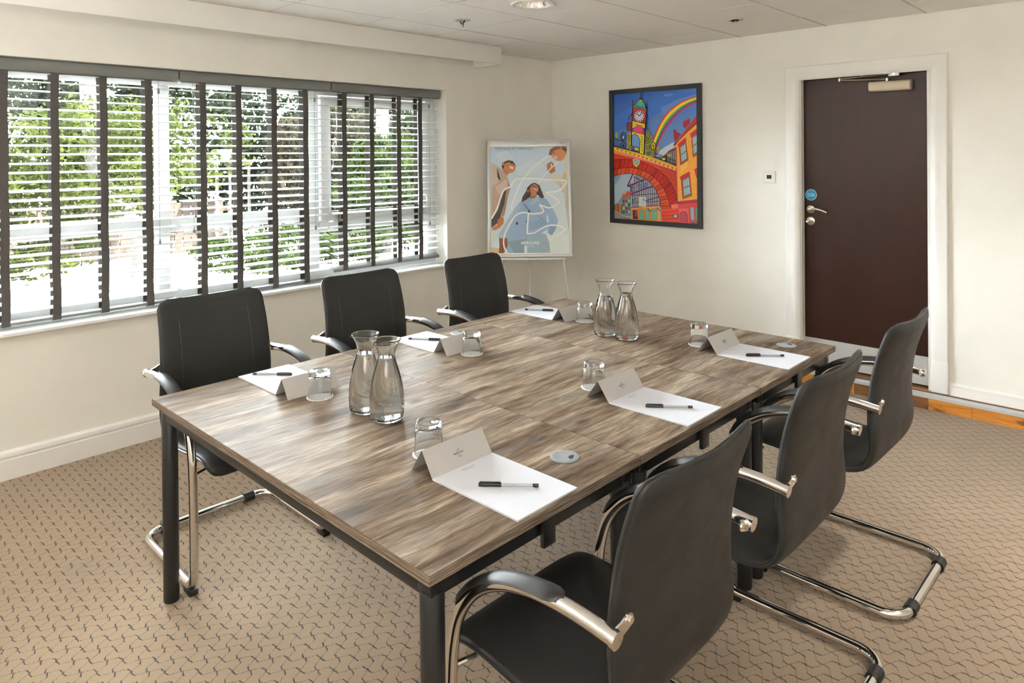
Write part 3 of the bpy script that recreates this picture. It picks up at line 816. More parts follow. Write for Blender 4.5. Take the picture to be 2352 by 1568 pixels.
for (x, y) in ((845, 740), (850, 900), (735, 960), (870, 1050), (880, 1150), (848, 640), (742, 1150)): D.line([(x, y), (x + 26, y - 8)], 3, (252, 214, 130))
D.poly([(728, 1240), (922, 1220), (924, 1462), (736, 1446)], (206, 66, 64))
D.poly([(728, 1238), (922, 1218), (922, 1246), (728, 1264)], (170, 52, 70)); D.line([(728, 1262), (922, 1246)], 4, K)
D.poly([(738, 1310), (828, 1306), (834, 1450), (742, 1446)], (222, 100, 92))
D.poly([(750, 1440), (748, 1370), (758, 1346), (784, 1336), (808, 1346), (818, 1372), (820, 1448)], (176, 66, 92)); D.line([(750, 1440), (748, 1370), (758, 1346), (784, 1336), (808, 1346), (818, 1372), (820, 1448)], 4, K)
D.poly([(844, 1298), (884, 1294), (888, 1424), (850, 1420)], (150, 186, 200)); D.line([(844, 1298), (884, 1294), (888, 1424), (850, 1420), (844, 1298)], 6, (150, 70, 40))
D.poly([(900, 1300), (922, 1298), (924, 1420), (904, 1420)], (96, 160, 150))
D.poly([(852, 1440), (924, 1446), (924, 1460), (852, 1455)], (60, 120, 130))
# small timbered gable behind the parapet
D.poly([(600, 790), (640, 745), (702, 712), (712, 740), (716, 900), (640, 860), (560, 830)], (96, 60, 70))
for k in range(5): D.line([(630 + k * 18, 770 - k * 8), (640 + k * 16, 870)], 6, (205, 205, 210))
D.line([(600, 790), (650, 748), (704, 716)], 7, (196, 92, 60))
# through the arch
D.poly([(118, 980), (260, 960), (320, 980), (300, 1060), (290, 1150), (200, 1180), (118, 1290)], (186, 206, 224))
D.poly([(118, 980), (190, 980), (160, 1040), (118, 1080)], (150, 182, 216))
D.poly([(300, 968), (440, 990), (510, 1060), (556, 1150), (574, 1290), (280, 1300), (266, 1170), (290, 1150), (248, 1090)], (198, 198, 212))
PU = (62, 36, 84)
for k in range(17):
    x = 276 + k * 17.5
    D.line([(x, 1290), (x + 2, 1100 if k else 1180), (x + 4, 985 if k > 1 else 1060)], 7, (48, 34, 58))
D.line([(300, 968), (248, 1090), (290, 1100)], 12, (96, 40, 120)); D.line([(248, 1090), (300, 1072), (440, 1010)], 12, (88, 40, 112)); D.line([(266, 1172), (400, 1120), (530, 1080)], 14, (96, 44, 120))
D.line([(276, 1180), (560, 1160)], 6, PU); D.line([(284, 1250), (570, 1236)], 6, PU); D.line([(320, 1000), (400, 1050)], 8, PU); D.line([(360, 1250), (560, 1190)], 8, PU)
for (x, y) in ((282, 1100), (356, 1070), (402, 1064), (300, 1215)): D.poly([(x, y), (x + 32, y - 4), (x + 34, y + 38), (x + 2, y + 42)], (120, 140, 165)); D.line([(x, y), (x + 32, y - 4), (x + 34, y + 38), (x + 2, y + 42), (x, y)], 4, K)
D.poly([(192, 1200), (206, 1160), (232, 1170), (240, 1140), (276, 1146), (284, 1386), (196, 1366)], (120, 150, 138))
D.poly([(192, 1200), (206, 1158), (230, 1178), (228, 1212)], (200, 80, 52)); D.poly([(228, 1190), (240, 1138), (276, 1144), (282, 1180)], (206, 78, 50))
for k in range(3):
    for j in range(4): D.poly([(202 + k * 26, 1222 + j * 36), (218 + k * 26, 1220 + j * 36), (219 + k * 26, 1244 + j * 36), (203 + k * 26, 1246 + j * 36)], [(60, 56, 70), (150, 60, 80), (200, 205, 210)][(k + j) % 3])
for k, c in enumerate(((214, 96, 56), (120, 160, 80), (190, 60, 60), (226, 160, 70), (80, 120, 90))):
    D.poly([(122 + k * 15, 1268 - (k % 2) * 12), (138 + k * 15, 1262 - (k % 2) * 10), (140 + k * 15, 1350 + k * 5), (124 + k * 15, 1338 + k * 5)], c)
    D.line([(122 + k * 15, 1268 - (k % 2) * 12), (124 + k * 15, 1340 + k * 5)], 3, K)
D.poly([(120, 1326), (200, 1366), (284, 1392), (284, 1412), (120, 1402)], (150, 150, 154)); D.line([(120, 1328), (190, 1376), (284, 1396)], 8, (190, 190, 196)); D.line([(130, 1345), (200, 1392), (280, 1406)], 4, (150, 40, 60))
D.poly([(282, 1298), (574, 1276), (580, 1438), (284, 1414)], (226, 152, 72)); D.line([(282, 1298), (574, 1276)], 8, (120, 60, 110))
D.poly([(296, 1322), (346, 1318), (348, 1412), (298, 1410)], (72, 42, 92)); D.poly([(318, 1322), (346, 1320), (347, 1384), (320, 1384)], (146, 84, 50))
for (a, b) in ((360, 402), (416, 454), (470, 530)):
    D.poly([(a, 1312), (b, 1309), (b + 2, 1420), (a + 2, 1416)], (112, 176, 148)); D.line([(a, 1344), (b, 1342)], 5, (200, 120, 60)); D.line([(a, 1312), (b, 1309), (b + 2, 1420), (a + 2, 1416), (a, 1312)], 5, (160, 96, 50))
D.line([(440, 1305), (468, 1340)], 8, PU); D.line([(528, 1300), (560, 1334)], 8, PU); D.line([(566, 1290), (570, 1436)], 7, (90, 150, 180))
D.poly([(356, 1192), (422, 1194), (424, 1292), (358, 1288)], (232, 220, 80)); D.poly([(363, 1200), (416, 1202), (417, 1284), (364, 1281)], (232, 234, 240)); D.poly([(390, 1206), (412, 1206), (412, 1250), (400, 1240)], (120, 166, 214))
D.line([(372, 1222), (398, 1226)], 4, (150, 150, 190)); D.line([(370, 1244), (402, 1252)], 4, (150, 150, 190)); D.line([(376, 1262), (410, 1268)], 4, (190, 140, 160))
# arch masonry
arc_in = [(118, 992), (180, 974), (250, 966), (318, 974), (390, 998), (448, 1036), (496, 1088), (530, 1146), (552, 1206), (564, 1262), (568, 1300)]
arc_mid = [(118, 930), (190, 912), (262, 908), (340, 918), (420, 946), (490, 990), (550, 1048), (596, 1114), (630, 1190), (650, 1256), (660, 1300)]
arc_out = [(118, 832), (200, 826), (280, 832), (366, 850), (450, 880), (530, 924), (600, 980), (656, 1050), (696, 1130), (718, 1200), (728, 1262)]
D.poly(arc_out[:1] + [(118, 760), (440, 842), (720, 940), (728, 1262)] + list(reversed(arc_out)), (198, 62, 38))
D.poly(arc_in + list(reversed(arc_mid)), (212, 78, 42)); D.poly(arc_mid + list(reversed(arc_out)), (186, 38, 26))
D.poly([(568, 1296), (728, 1262), (738, 1446), (578, 1438)], (214, 70, 48))
def along(L, s_):
    s_ *= len(L) - 1; i = min(int(s_), len(L) - 2); f = s_ - i
    return (L[i][0] + (L[i + 1][0] - L[i][0]) * f, L[i][1] + (L[i + 1][1] - L[i][1]) * f)
for k in range(19):
    s_ = (k + 0.5) / 19
    if k % 3 == 0: D.poly([along(arc_in, k / 19), along(arc_in, (k + 1) / 19), along(arc_mid, (k + 1) / 19), along(arc_mid, k / 19)], (176, 66, 34))
    if k % 4 == 1: D.poly([along(arc_mid, k / 19), along(arc_mid, (k + 1) / 19), along(arc_out, (k + 1) / 19), along(arc_out, k / 19)], (160, 28, 24))
    D.line([along(arc_in, k / 19), along(arc_mid, k / 19)], 4, (74, 16, 16)); D.line([along(arc_mid, s_), along(arc_out, s_)], 4, (74, 16, 16))
    D.line([along(arc_mid, (k + .3) / 19), along(arc_mid, (k + .6) / 19)], 3, (236, 150, 120))
for L in (arc_in, arc_mid, arc_out): D.line(L, 5, (70, 14, 18), True)
for k in range(6): D.line([(560 + k * 8, 900 + k * 36), (726, 960 + k * 46)], 3, (110, 24, 20))
for k in range(12): D.line([(590 + (k % 4) * 36, 925 + (k // 4) * 44 + (k % 4) * 12), (592 + (k % 4) * 36, 950 + (k // 4) * 44 + (k % 4) * 12)], 3, (110, 24, 20))
for k in range(4): D.line([(572, 1312 + k * 34), (734, 1300 + k * 36)], 4, (110, 24, 24))
D.poly([(668, 1272), (728, 1264), (732, 1306), (670, 1310)], (232, 120, 92))
D.ell(708, 1383, 20, 22, K); D.ell(708, 1383, 15, 17, (196, 206, 224))
# parapet and railing
D.poly([(118, 738), (440, 824), (720, 922), (720, 944), (440, 848), (118, 766)], (232, 128, 110))
D.poly([(118, 700), (440, 784), (720, 894), (720, 924), (440, 826), (118, 740)], (228, 176, 52))
for k in range(15):
    x = 128 + k * 40; y = 716 + k * 13.6 + max(0, k - 8) * 2
    D.poly([(x, y), (x + 18, y + 5), (x + 18, y + 15), (x, y + 10)], (238, 222, 60)); D.poly([(x + 20, y + 2), (x + 38, y + 7), (x + 38, y + 15), (x + 20, y + 10)], (150, 34, 30))
D.line([(118, 700), (440, 784), (720, 894)], 5, K)
for k in range(52):
    x = 122 + k * 11.6; y0_ = 622 + (x - 122) * 0.375; y1_ = 698 + (x - 122) * 0.305
    D.line([(x, y0_), (x, y1_)], 2.6, (34, 44, 76))
D.line([(118, 618), (440, 738), (716, 846)], 6, (34, 40, 66)); D.line([(118, 688), (440, 774), (718, 880)], 5, (34, 40, 66))
# clock tower
D.poly([(246, 470), (262, 460), (292, 470), (290, 552), (246, 548)], (132, 46, 40)); D.line([(246, 470), (292, 470), (290, 552), (246, 548), (246, 470)], 4, K)
D.poly([(252, 590), (292, 560), (286, 736), (244, 722)], (190, 176, 56))
for k in range(7): D.line([(248, 600 + k * 20), (290, 584 + k * 22)], 4, K); D.ell(268, 600 + k * 20, 8, 8, K, 10); D.ell(268, 600 + k * 20, 4, 4, (190, 176, 56), 8)
D.poly([(420, 548), (462, 556), (500, 640), (520, 690), (514, 740), (500, 806), (416, 780)], (150, 150, 70))
for (x, y, r) in ((448, 588, 24), (440, 650, 20), (470, 640, 18), (446, 716, 18), (486, 760, 20), (450, 770, 16), (474, 704, 16)):
    D.ell(x, y, r, r * 1.2, K, 14); D.ell(x, y, r * .72, r * .88, [(150, 186, 110), (200, 190, 70), (120, 150, 170)][(x + y) % 3], 14); D.ell(x, y, r * .35, r * .45, K, 10)
D.ell(497, 700, 25, 40, K); D.ell(497, 700, 20, 34, (206, 192, 62)); D.ell(494, 706, 12, 22, K); D.ell(492, 708, 8, 17, (206, 192, 62))
D.ell(214, 606, 30, 46, K); D.ell(216, 606, 23, 38, (62, 104, 178)); D.ell(212, 612, 15, 24, K); D.ell(212, 612, 9, 17, (180, 196, 210))
D.ell(212, 690, 30, 26, K); D.ell(212, 690, 23, 20, (80, 120, 180)); D.ell(212, 692, 12, 11, K)
D.poly([(296, 548), (412, 584), (404, 774), (370, 764), (374, 640), (352, 594), (322, 576), (296, 596), (288, 690), (270, 684)], (222, 208, 48))
for k in range(6): D.ell(390, 610 + k * 26, 7, 8, K, 10); D.ell(390, 610 + k * 26, 3.5, 4, (222, 208, 48), 8)
D.poly([(290, 690), (294, 600), (320, 578), (350, 594), (372, 640), (370, 712)], (112, 152, 210)); D.line([(290, 690), (294, 600), (320, 578), (350, 594), (372, 640), (370, 712)], 5, K)
D.poly([(298, 556), (306, 530), (326, 512), (352, 502), (380, 510), (402, 532), (414, 560), (408, 586)], (216, 62, 132)); D.poly([(380, 560), (398, 534), (413, 560), (408, 585)], (196, 40, 60)); D.line([(298, 556), (306, 530), (326, 512), (352, 502), (380, 510), (402, 532), (414, 560), (408, 586), (298, 556)], 4, K)
D.poly([(302, 450), (420, 484), (416, 524), (352, 500), (300, 524)], (224, 206, 40)); D.line([(330, 488), (400, 506)], 10, (196, 50, 40)); D.line([(302, 450), (420, 484)], 5, K)
D.poly([(308, 322), (434, 348), (424, 484), (300, 452)], (186, 46, 38)); D.line([(308, 322), (434, 348), (424, 484), (300, 452), (308, 322)], 5, K)
D.ell(365, 408, 54, 60, K); D.ell(365, 408, 49, 55, (228, 222, 232))
for k in range(12):
    a = math.pi * 2 * k / 12; D.ell(365 + 40 * math.cos(a), 408 + 45 * math.sin(a), 6, 7, K, 8)
D.ell(365, 408, 28, 32, (220, 206, 222)); D.line([(365, 408), (342, 380)], 7, K); D.line([(365, 408), (396, 370)], 6, K)
D.poly([(312, 306), (344, 264), (382, 242), (412, 274), (436, 350), (372, 328), (312, 322)], (86, 172, 148)); D.line([(312, 306), (344, 264), (382, 242), (412, 274), (436, 350)], 5, K)
D.poly([(362, 256), (382, 240), (396, 262)], (228, 206, 50)); D.line([(345, 266), (340, 318)], 4, (40, 110, 100)); D.line([(395, 262), (404, 335)], 4, (40, 110, 100)); D.line([(316, 302), (432, 330)], 4, K)
D.ell(382, 238, 14, 12, K); D.line([(382, 180), (382, 240)], 7, (40, 44, 70))
D.line([(305, 246), (305, 300)], 6, K); D.ell(304, 296, 12, 11, (150, 40, 36)); D.line([(296, 262), (314, 262)], 5, K); D.line([(437, 268), (437, 346)], 6, K); D.line([(426, 296), (450, 300)], 5, K); D.ell(436, 326, 10, 13, K)
D.line([(306, 300), (296, 470), (286, 700)], 9, (36, 40, 60)); D.line([(436, 346), (424, 500), (410, 782)], 9, (36, 40, 60))
D.line([(300, 380), (276, 400), (262, 450)], 6, K, True); D.line([(438, 380), (448, 440), (438, 500), (452, 548)], 6, K, True); D.ell(284, 412, 9, 14, (160, 60, 50))
D.poly([(320, 706), (360, 716), (360, 748), (320, 738)], (206, 192, 60)); D.line([(320, 706), (360, 716), (360, 748), (320, 738), (320, 706)], 4, K)
D.poly([(302, 828), (336, 822), (372, 838), (366, 872), (336, 904), (310, 876)], (232, 216, 40)); D.poly([(310, 836), (336, 830), (364, 842), (358, 868), (336, 890), (318, 868)], (116, 150, 200)); D.ell(330, 856, 6, 9, (228, 210, 50), 8); D.ell(348, 852, 6, 8, (228, 210, 50), 8)
D.ell(148, 590, 13, 28, (136, 170, 44)); D.ell(545, 725, 12, 28, (136, 170, 60)); D.ell(654, 790, 12, 16, (190, 190, 60)); D.poly([(580, 815), (614, 815), (612, 836), (584, 836)], (226, 206, 60))
art = D.build('artwork', M['art'], pic); art.location = (0, -0.0105, 0)

# ---- flipchart easel with poster
EZ = 5.47
def cray(px, py):
    d = Vector(_r) * ((px - 1176) / 1609.22) - Vector(_u) * ((py - 364.298) / 1609.22) - Vector(_b)
    return Vector((4.0763, -4.7776, 1.53242)), d
def at_depth(px, py, Z):
    c, d = cray(px, py); return c + d * Z
bl, br = at_depth(1120, 590, 5.40), at_depth(1316, 592, 5.40)
tl, tr = at_depth(1122, 320, 5.56), at_depth(1313, 322, 5.56)
bw = ((br - bl).length + (tr - tl).length) / 2
midb, midt = (bl + br) / 2, (tl + tr) / 2
bh = (midt - midb).length
ex = (br - bl); ex.z = 0; ex.normalize()
yaw_e = math.atan2(ex.y, ex.x)
lean = math.atan2(Vector((midt.x - midb.x, midt.y - midb.y)).length, midt.z - midb.z)
ez = empty('flipchart_easel', (midb.x, midb.y, 0), yaw_e); tag(ez, 'silver framed flipchart easel standing in the corner beside the window', 'flipchart')
Rl = Matrix.Rotation(-lean, 4, 'X'); zb = midb.z
def lean_part(mb, name, m, parent=ez, **kw):
    mb.v = [tuple((Matrix.Translation((0, 0, zb)) @ Rl) @ Vector(p)) for p in mb.v]
    return mb.build(name, m, parent, **kw)
hw = bw / 2
board = lean_part(MB().box(-hw + 0.012, hw - 0.012, -0.004, 0.016, 0.015, bh - 0.012), 'board', M['white_board'])
for (a, b, c, d) in ((-hw, -hw + 0.026, 0.0, bh), (hw - 0.026, hw, 0.0, bh)):
    lean_part(MB().box(a, b, -0.012, 0.022, c, d), 'side_rail', M['easel'], bevel=0.009, segs=3)
lean_part(MB().box(-hw, hw, -0.012, 0.022, 0.0, 0.024), 'lower_rail', M['easel'], bevel=0.008, segs=3)
lean_part(MB().box(-hw, hw, -0.012, 0.022, bh - 0.022, bh), 'upper_rail', M['easel'], bevel=0.008, segs=3)
cbar = lean_part(MB().box(-hw + 0.022, hw - 0.022, -0.020, 0.004, bh - 0.060, bh - 0.012), 'clamp_bar', M['easel'], bevel=0.004)
lean_part(MB().box(hw - 0.085, hw - 0.055, -0.0212, -0.0198, bh - 0.033, bh - 0.029), 'maker_mark', M['ink_grey'], cbar)
lean_part(MB().box(-hw + 0.08, hw - 0.06, -0.055, 0.0, -0.022, -0.006), 'pen_tray', M['easel'], bevel=0.003)
for (x0_, x1_, yb_) in ((-0.20, -0.30, -0.10), (0.245, 0.335, -0.06)):
    lg = MB().tube([(x0_, 0.030, zb + 0.10), (x1_, yb_, 0.0125)], 0.0115, 10).build('leg', M['easel'], ez, smooth=True)
    MB().tube([(x1_, yb_, 0.0), (x1_ - (x1_ - x0_) * 0.05, yb_ + (0.03 - yb_) * 0.05, 0.04)], 0.0145, 10).build('foot', M['black_plastic'], lg, smooth=True)
lg = MB().tube([(0.0, 0.036, zb + 0.01), (0.0, 0.060, 0.0125)], 0.010, 10).build('rear_leg', M['easel'], ez, smooth=True)
MB().tube([(0.0, 0.060, 0.0), (0.0, 0.058, 0.04)], 0.0135, 10).build('foot', M['black_plastic'], lg, smooth=True)
# poster sheet
pst = empty('poster', (midb.x, midb.y, 0), yaw_e); tag(pst, 'printed poster of three people seen from below, clamped on the flipchart', 'poster')
sw_, sh_ = bw * (1115 - 238) / (1150 - 203), bh * (1376 - 180) / (1425 - 95)
sx0 = -hw + bw * (238 - 203) / 947.0; sz0 = bh * (1425 - 1376) / 1330.0
fpos = lambda p: (sx0 + (min(max(p[0], 238), 1115) - 238) / 877.0 * sw_, sz0 + (1376 - min(max(p[1], 178), 1376)) / 1196.0 * sh_)
lean_part(MB().box(sx0, sx0 + sw_, -0.0056, -0.0046, sz0, sz0 + sh_ + 0.02), 'sheet', M['paper'], pst)
D = Draw(fpos)
D.poly([(238, 178), (1115, 178), (1115, 1376), (238, 1376)], None, [(196, 216, 238), (206, 222, 240), (226, 238, 238), (222, 236, 240)])
D.poly([(300, 250), (420, 220), (520, 300), (430, 360), (320, 330)], (214, 228, 240)); D.poly([(520, 420), (700, 330), (850, 400), (700, 500), (560, 520)], (216, 230, 240)); D.poly([(860, 1180), (1000, 1140), (1100, 1200), (1100, 1370), (900, 1370)], (230, 240, 236))
D.poly([(380, 950), (440, 990), (340, 1180), (240, 1300), (240, 1120)], (214, 224, 220)); D.poly([(240, 1308), (335, 1325), (330, 1376), (238, 1376)], (214, 190, 150))
D.poly([(250, 350), (320, 400), (375, 452), (425, 505), (445, 570), (462, 650), (432, 760), (412, 860), (388, 970), (345, 1010), (290, 1070), (246, 1098)], (186, 160, 142))
D.poly([(250, 350), (318, 402), (330, 500), (352, 560), (300, 610), (250, 640)], (206, 186, 170)); D.poly([(310, 410), (352, 548), (340, 566), (318, 520)], (60, 50, 48))
D.poly([(290, 640), (420, 545), (432, 620), (340, 730)], (206, 184, 176)); D.poly([(396, 660), (426, 640), (410, 720), (396, 820), (330, 1030), (250, 1094), (246, 1010), (320, 900), (360, 760)], (66, 54, 44))
D.poly([(440, 560), (462, 650), (432, 760), (412, 870), (392, 960), (360, 960), (400, 800), (430, 640)], (160, 128, 104))
D.poly([(318, 1010), (350, 968), (388, 990), (382, 1050), (338, 1098), (290, 1122), (248, 1116), (256, 1094), (310, 1064)], (178, 108, 68))
D.poly([(374, 446), (400, 420), (450, 478), (425, 506)], (172, 112, 74)); D.ell(454, 406, 66, 74, (186, 122, 82), rot=-0.5); D.poly([(370, 428), (368, 376), (392, 350), (440, 330), (490, 340), (520, 380), (522, 410), (500, 366), (450, 352), (412, 362), (396, 392), (384, 436)], (58, 40, 30)); D.ell(384, 372, 16, 20, (190, 124, 84)); D.poly([(450, 392), (498, 412), (494, 436), (462, 424)], (236, 222, 214)); D.line([(462, 360), (510, 378)], 9, (70, 48, 36))
D.poly([(902, 272), (918, 210), (972, 180), (1098, 180), (1108, 214), (1098, 262), (1040, 260), (960, 280)], (110, 76, 40)); D.poly([(932, 250), (988, 212), (1050, 206), (1094, 240), (1078, 312), (1034, 346), (990, 340), (942, 300)], (200, 134, 92)); D.poly([(960, 296), (990, 280), (1000, 318), (978, 322)], (232, 214, 206)); D.line([(940, 248), (975, 258)], 9, (90, 58, 38)); D.ell(1040, 200, 14, 16, (186, 116, 78))
D.poly([(1078, 300), (1108, 240), (1115, 240), (1115, 1170), (1100, 1060), (1076, 860), (1066, 720), (1010, 640), (944, 578), (896, 532), (950, 474), (1000, 502), (1050, 560), (1064, 470), (1076, 400)], (218, 214, 200)); D.poly([(1084, 600), (1115, 540), (1115, 1160), (1100, 1060), (1082, 860)], (196, 192, 180)); D.poly([(1058, 500), (1090, 480), (1092, 556), (1056, 552)], (214, 176, 92)); D.line([(1010, 570), (1062, 710)], 8, (180, 172, 150))
D.poly([(876, 384), (902, 362), (934, 350), (964, 398), (972, 460), (926, 490), (880, 450)], (178, 112, 72)); D.ell(930, 396, 9, 22, (214, 228, 240))
D.poly([(428, 1246), (650, 1208), (800, 1158), (852, 1170), (888, 1260), (900, 1376), (408, 1376)], (156, 178, 190)); D.poly([(428, 1250), (650, 1212), (610, 1300), (605, 1376), (500, 1376)], (134, 156, 168)); D.poly([(612, 1296), (642, 1296), (642, 1376), (614, 1376)], (230, 242, 250))
D.poly([(330, 1196), (424, 1200), (428, 1290), (404, 1344), (386, 1376), (328, 1376), (336, 1290)], (132, 74, 46)); D.line([(372, 1230), (370, 1370)], 10, (90, 44, 30))
D.poly([(600, 798), (690, 756), (760, 748), (862, 774), (902, 830), (944, 902), (976, 968), (992, 1010), (985, 1064), (958, 1124), (918, 1186), (868, 1152), (876, 1104), (846, 1132), (800, 1160), (650, 1206), (428, 1246), (420, 1204), (330, 1206), (312, 1196), (330, 1164), (430, 1000), (500, 890), (570, 806)], (152, 176, 204))
D.poly([(500, 890), (570, 806), (600, 800), (560, 900), (480, 1040), (420, 1180), (330, 1166), (430, 1000)], (166, 188, 212)); D.poly([(600, 806), (640, 850), (682, 908), (664, 914), (612, 846)], (112, 134, 162)); D.poly([(690, 758), (760, 750), (790, 790), (700, 850), (672, 830)], (172, 194, 214)); D.poly([(866, 936), (890, 1004), (896, 1030), (868, 1050), (858, 990)], (206, 222, 234)); D.poly([(750, 950), (800, 1000), (862, 1038), (850, 1020), (776, 972)], (104, 126, 152)); D.poly([(900, 1080), (978, 1060), (958, 1124), (920, 1184), (890, 1164)], (132, 156, 184)); D.line([(640, 940), (630, 1200)], 5, (120, 144, 174)); D.poly([(665, 1040), (860, 1000), (870, 1060), (660, 1130)], (140, 164, 194))
D.poly([(312, 1196), (330, 1166), (424, 1180), (424, 1206), (330, 1210)], (176, 198, 214))
D.poly([(584, 812), (596, 752), (636, 690), (656, 640), (700, 600), (742, 592), (790, 620), (812, 680), (832, 730), (842, 764), (800, 766), (770, 730), (700, 742), (650, 776), (606, 800)], (58, 42, 34)); D.poly([(676, 664), (700, 618), (742, 604), (778, 636), (776, 684), (752, 704), (760, 742), (722, 758), (690, 742), (690, 698)], (184, 124, 88)); D.ell(660, 684, 10, 14, (190, 130, 92)); D.line([(700, 628), (764, 640)], 9, (70, 46, 34)); D.line([(722, 662), (760, 668)], 7, (238, 220, 212)); D.poly([(690, 742), (760, 742), (740, 762), (680, 790)], (150, 94, 62)); D.poly([(676, 780), (720, 760), (690, 840)], (140, 190, 206))
D.ell(532, 1048, 13, 16, (48, 48, 54)); D.ell(672, 912, 12, 14, (60, 54, 60)); D.ell(642, 1030, 9, 16, (60, 60, 70)); D.ell(334, 560, 10, 8, (150, 156, 150)); D.ell(280, 604, 11, 9, (170, 172, 164))
WH = (250, 250, 248)
D.line([(892, 284), (790, 362), (705, 430), (640, 505), (600, 560), (545, 670), (492, 790), (475, 850), (478, 905)], 15, WH, True); D.line([(1000, 360), (900, 450), (830, 530), (775, 590)], 13, WH, True)
D.line([(250, 990), (310, 880), (352, 760), (384, 682), (430, 647), (466, 634), (500, 574), (540, 546), (620, 542), (760, 546), (900, 560), (1086, 570), (1078, 615), (1040, 662), (980, 692), (860, 702)], 18, WH, True)
D.line([(860, 702), (960, 762), (1006, 812), (960, 852), (900, 876), (840, 862), (786, 838)], 16, WH, True); D.line([(786, 838), (832, 916), (760, 940), (680, 940), (600, 926), (520, 960), (460, 1040), (410, 1130), (388, 1200), (382, 1270), (396, 1330), (428, 1374)], 17, WH, True)
D.line([(662, 944), (650, 1060), (644, 1164)], 20, WH); D.line([(634, 1164), (720, 1156), (800, 1110), (880, 1076), (960, 1072), (1020, 1086), (1076, 1120)], 18, WH, True); D.line([(1076, 1120), (1000, 1172), (900, 1236)], 13, WH, True)
prt = D.build('poster_print', M['print'], pst)
prt.matrix_local = Matrix.Translation((0, 0, zb)) @ Rl @ Matrix.Translation((0, -0.0058, 0))
def ptext(body, x0, x1, y, m, bold=0.0, spacing=1.0):
    a = fpos((x0, y)); b = fpos((x1, y))
    o = text_mesh('poster_text', body, b[0] - a[0], m, pst, (0, 0, 0), (0, 0, 0), spacing=spacing, bold=bold)
    o.matrix_local = Matrix.Translation((0, 0, zb)) @ Rl @ Matrix.Translation(((a[0] + b[0]) / 2, -0.0078, a[1])) @ Matrix.Rotation(math.pi / 2, 4, 'X')
ptext('MEETINGS AT THEIR BEST', 295, 735, 199, M['ink_grey']); ptext('MERCURE', 578, 778, 1266, M['white_print'], 0.035, 1.1); ptext('HOTELS', 640, 726, 1305, M['white_print'], 0.0, 1.3)

# ------------------------------------------------------------------ ceiling fittings
big = empty('recessed_downlight', (DL[0], DL[1], ZC)); tag(big, 'large recessed ceiling downlight with faceted mirror reflector', 'downlight')
MB().lathe([(0.098, 0.0), (0.120, 0.0), (0.122, -0.004), (0.118, -0.008), (0.102, -0.006), (0.098, 0.002)], 48, closed=True).build('trim_ring', M['gloss_white'], big, smooth=True)
rf = MB(); nf = 28; rings = [(0.098, 0.0), (0.092, 0.025), (0.084, 0.05), (0.072, 0.072), (0.05, 0.088)]
vs = []; fs = []
for i, (r, z) in enumerate(rings):
    for k in range(nf):
        a = 2 * math.pi * (k + 0.5 * (i % 2)) / nf; vs.append((r * math.cos(a), r * math.sin(a), z))
for i in range(len(rings) - 1):
    for k in range(nf):
        l = (k + 1) % nf
        if i % 2 == 0: fs += [(i * nf + k, i * nf + l, (i + 1) * nf + k), (i * nf + l, (i + 1) * nf + l, (i + 1) * nf + k)]
        else: fs += [(i * nf + k, i * nf + l, (i + 1) * nf + l), (i * nf + k, (i + 1) * nf + l, (i + 1) * nf + k)]
rf.add(vs, fs).build('reflector', M['chrome'], big)
MB().lathe([(0.0, 0.086), (0.05, 0.088)], 28).build('lamp_plate', M['white_print'], big)
for (x, y, lab, kind) in ((0.885, -1.878, 'small round steel ceiling fitting with a dangling clip near the pelmet', 0), (2.062, -0.661, 'small round steel ceiling fitting in front of the picture wall', 1)):
    f = empty('ceiling_spot', (x, y, ZC)); tag(f, lab, 'ceiling fitting')
    MB().lathe([(0.0, 0.0), (0.052, 0.0), (0.050, -0.004), (0.036, -0.006), (0.034, -0.0035), (0.018, -0.003), (0.0, -0.003)], 36).build('bezel', M['aluminium'], f, smooth=True)
    if kind == 0:
        cm = MB(); cm.tube(catmull([(-0.018, 0.004, -0.003), (-0.012, 0.0, -0.022), (0.016, -0.006, -0.020), (0.018, 0.004, -0.006), (-0.004, 0.010, -0.010)], 5), 0.0035, 8); cm.tube([(0.014, -0.006, -0.02), (0.016, -0.008, -0.045)], 0.0025, 6)
        cm.build('clip', M['black_metal'], f, smooth=True)
    else:
        MB().lathe([(0.022, -0.0035), (0.023, -0.010), (0.019, -0.012), (0.018, -0.0035)], 24, closed=True).build('collar', M['black_metal'], f, smooth=True)
        MB().lathe([(0.0, -0.012), (0.012, -0.009), (0.015, -0.003), (0.0, -0.003)], 24).build('lens', M['chrome'], f, smooth=True)
# lit downlights added above the view as fill light
for (x, y, pw_, wh) in ((1.489, -3.68, 0.05, 'over the camera-end table, window side'), (3.05, -1.905, 0.05, 'over the table end, door side'), (4.10, -1.55, 0.22, 'over the open carpet past the door')):
    d_ = empty('recessed_downlight', (x, y, ZC)); tag(d_, 'white rimmed downlight added as unseen fill light, ' + wh, 'downlight', 'fill downlights added out of view')
    MB().lathe([(0.098, 0.0), (0.120, 0.0), (0.122, -0.004), (0.118, -0.008), (0.102, -0.006), (0.098, 0.0)], 32, closed=True).build('trim_ring', M['gloss_white'], d_, smooth=True)
    li = bpy.data.lights.new('added_downlight_lamp', 'AREA'); li.shape = 'DISK'; li.size = 0.19; li.energy = LAMP * pw_; li.color = (1.0, 0.985, 0.96)
    lo = bpy.data.objects.new('added_downlight_lamp', li); COL.objects.link(lo); lo.parent = d_; lo.location = (0, 0, -0.009); li.spread = math.radians(85 if x > 4 else 170)

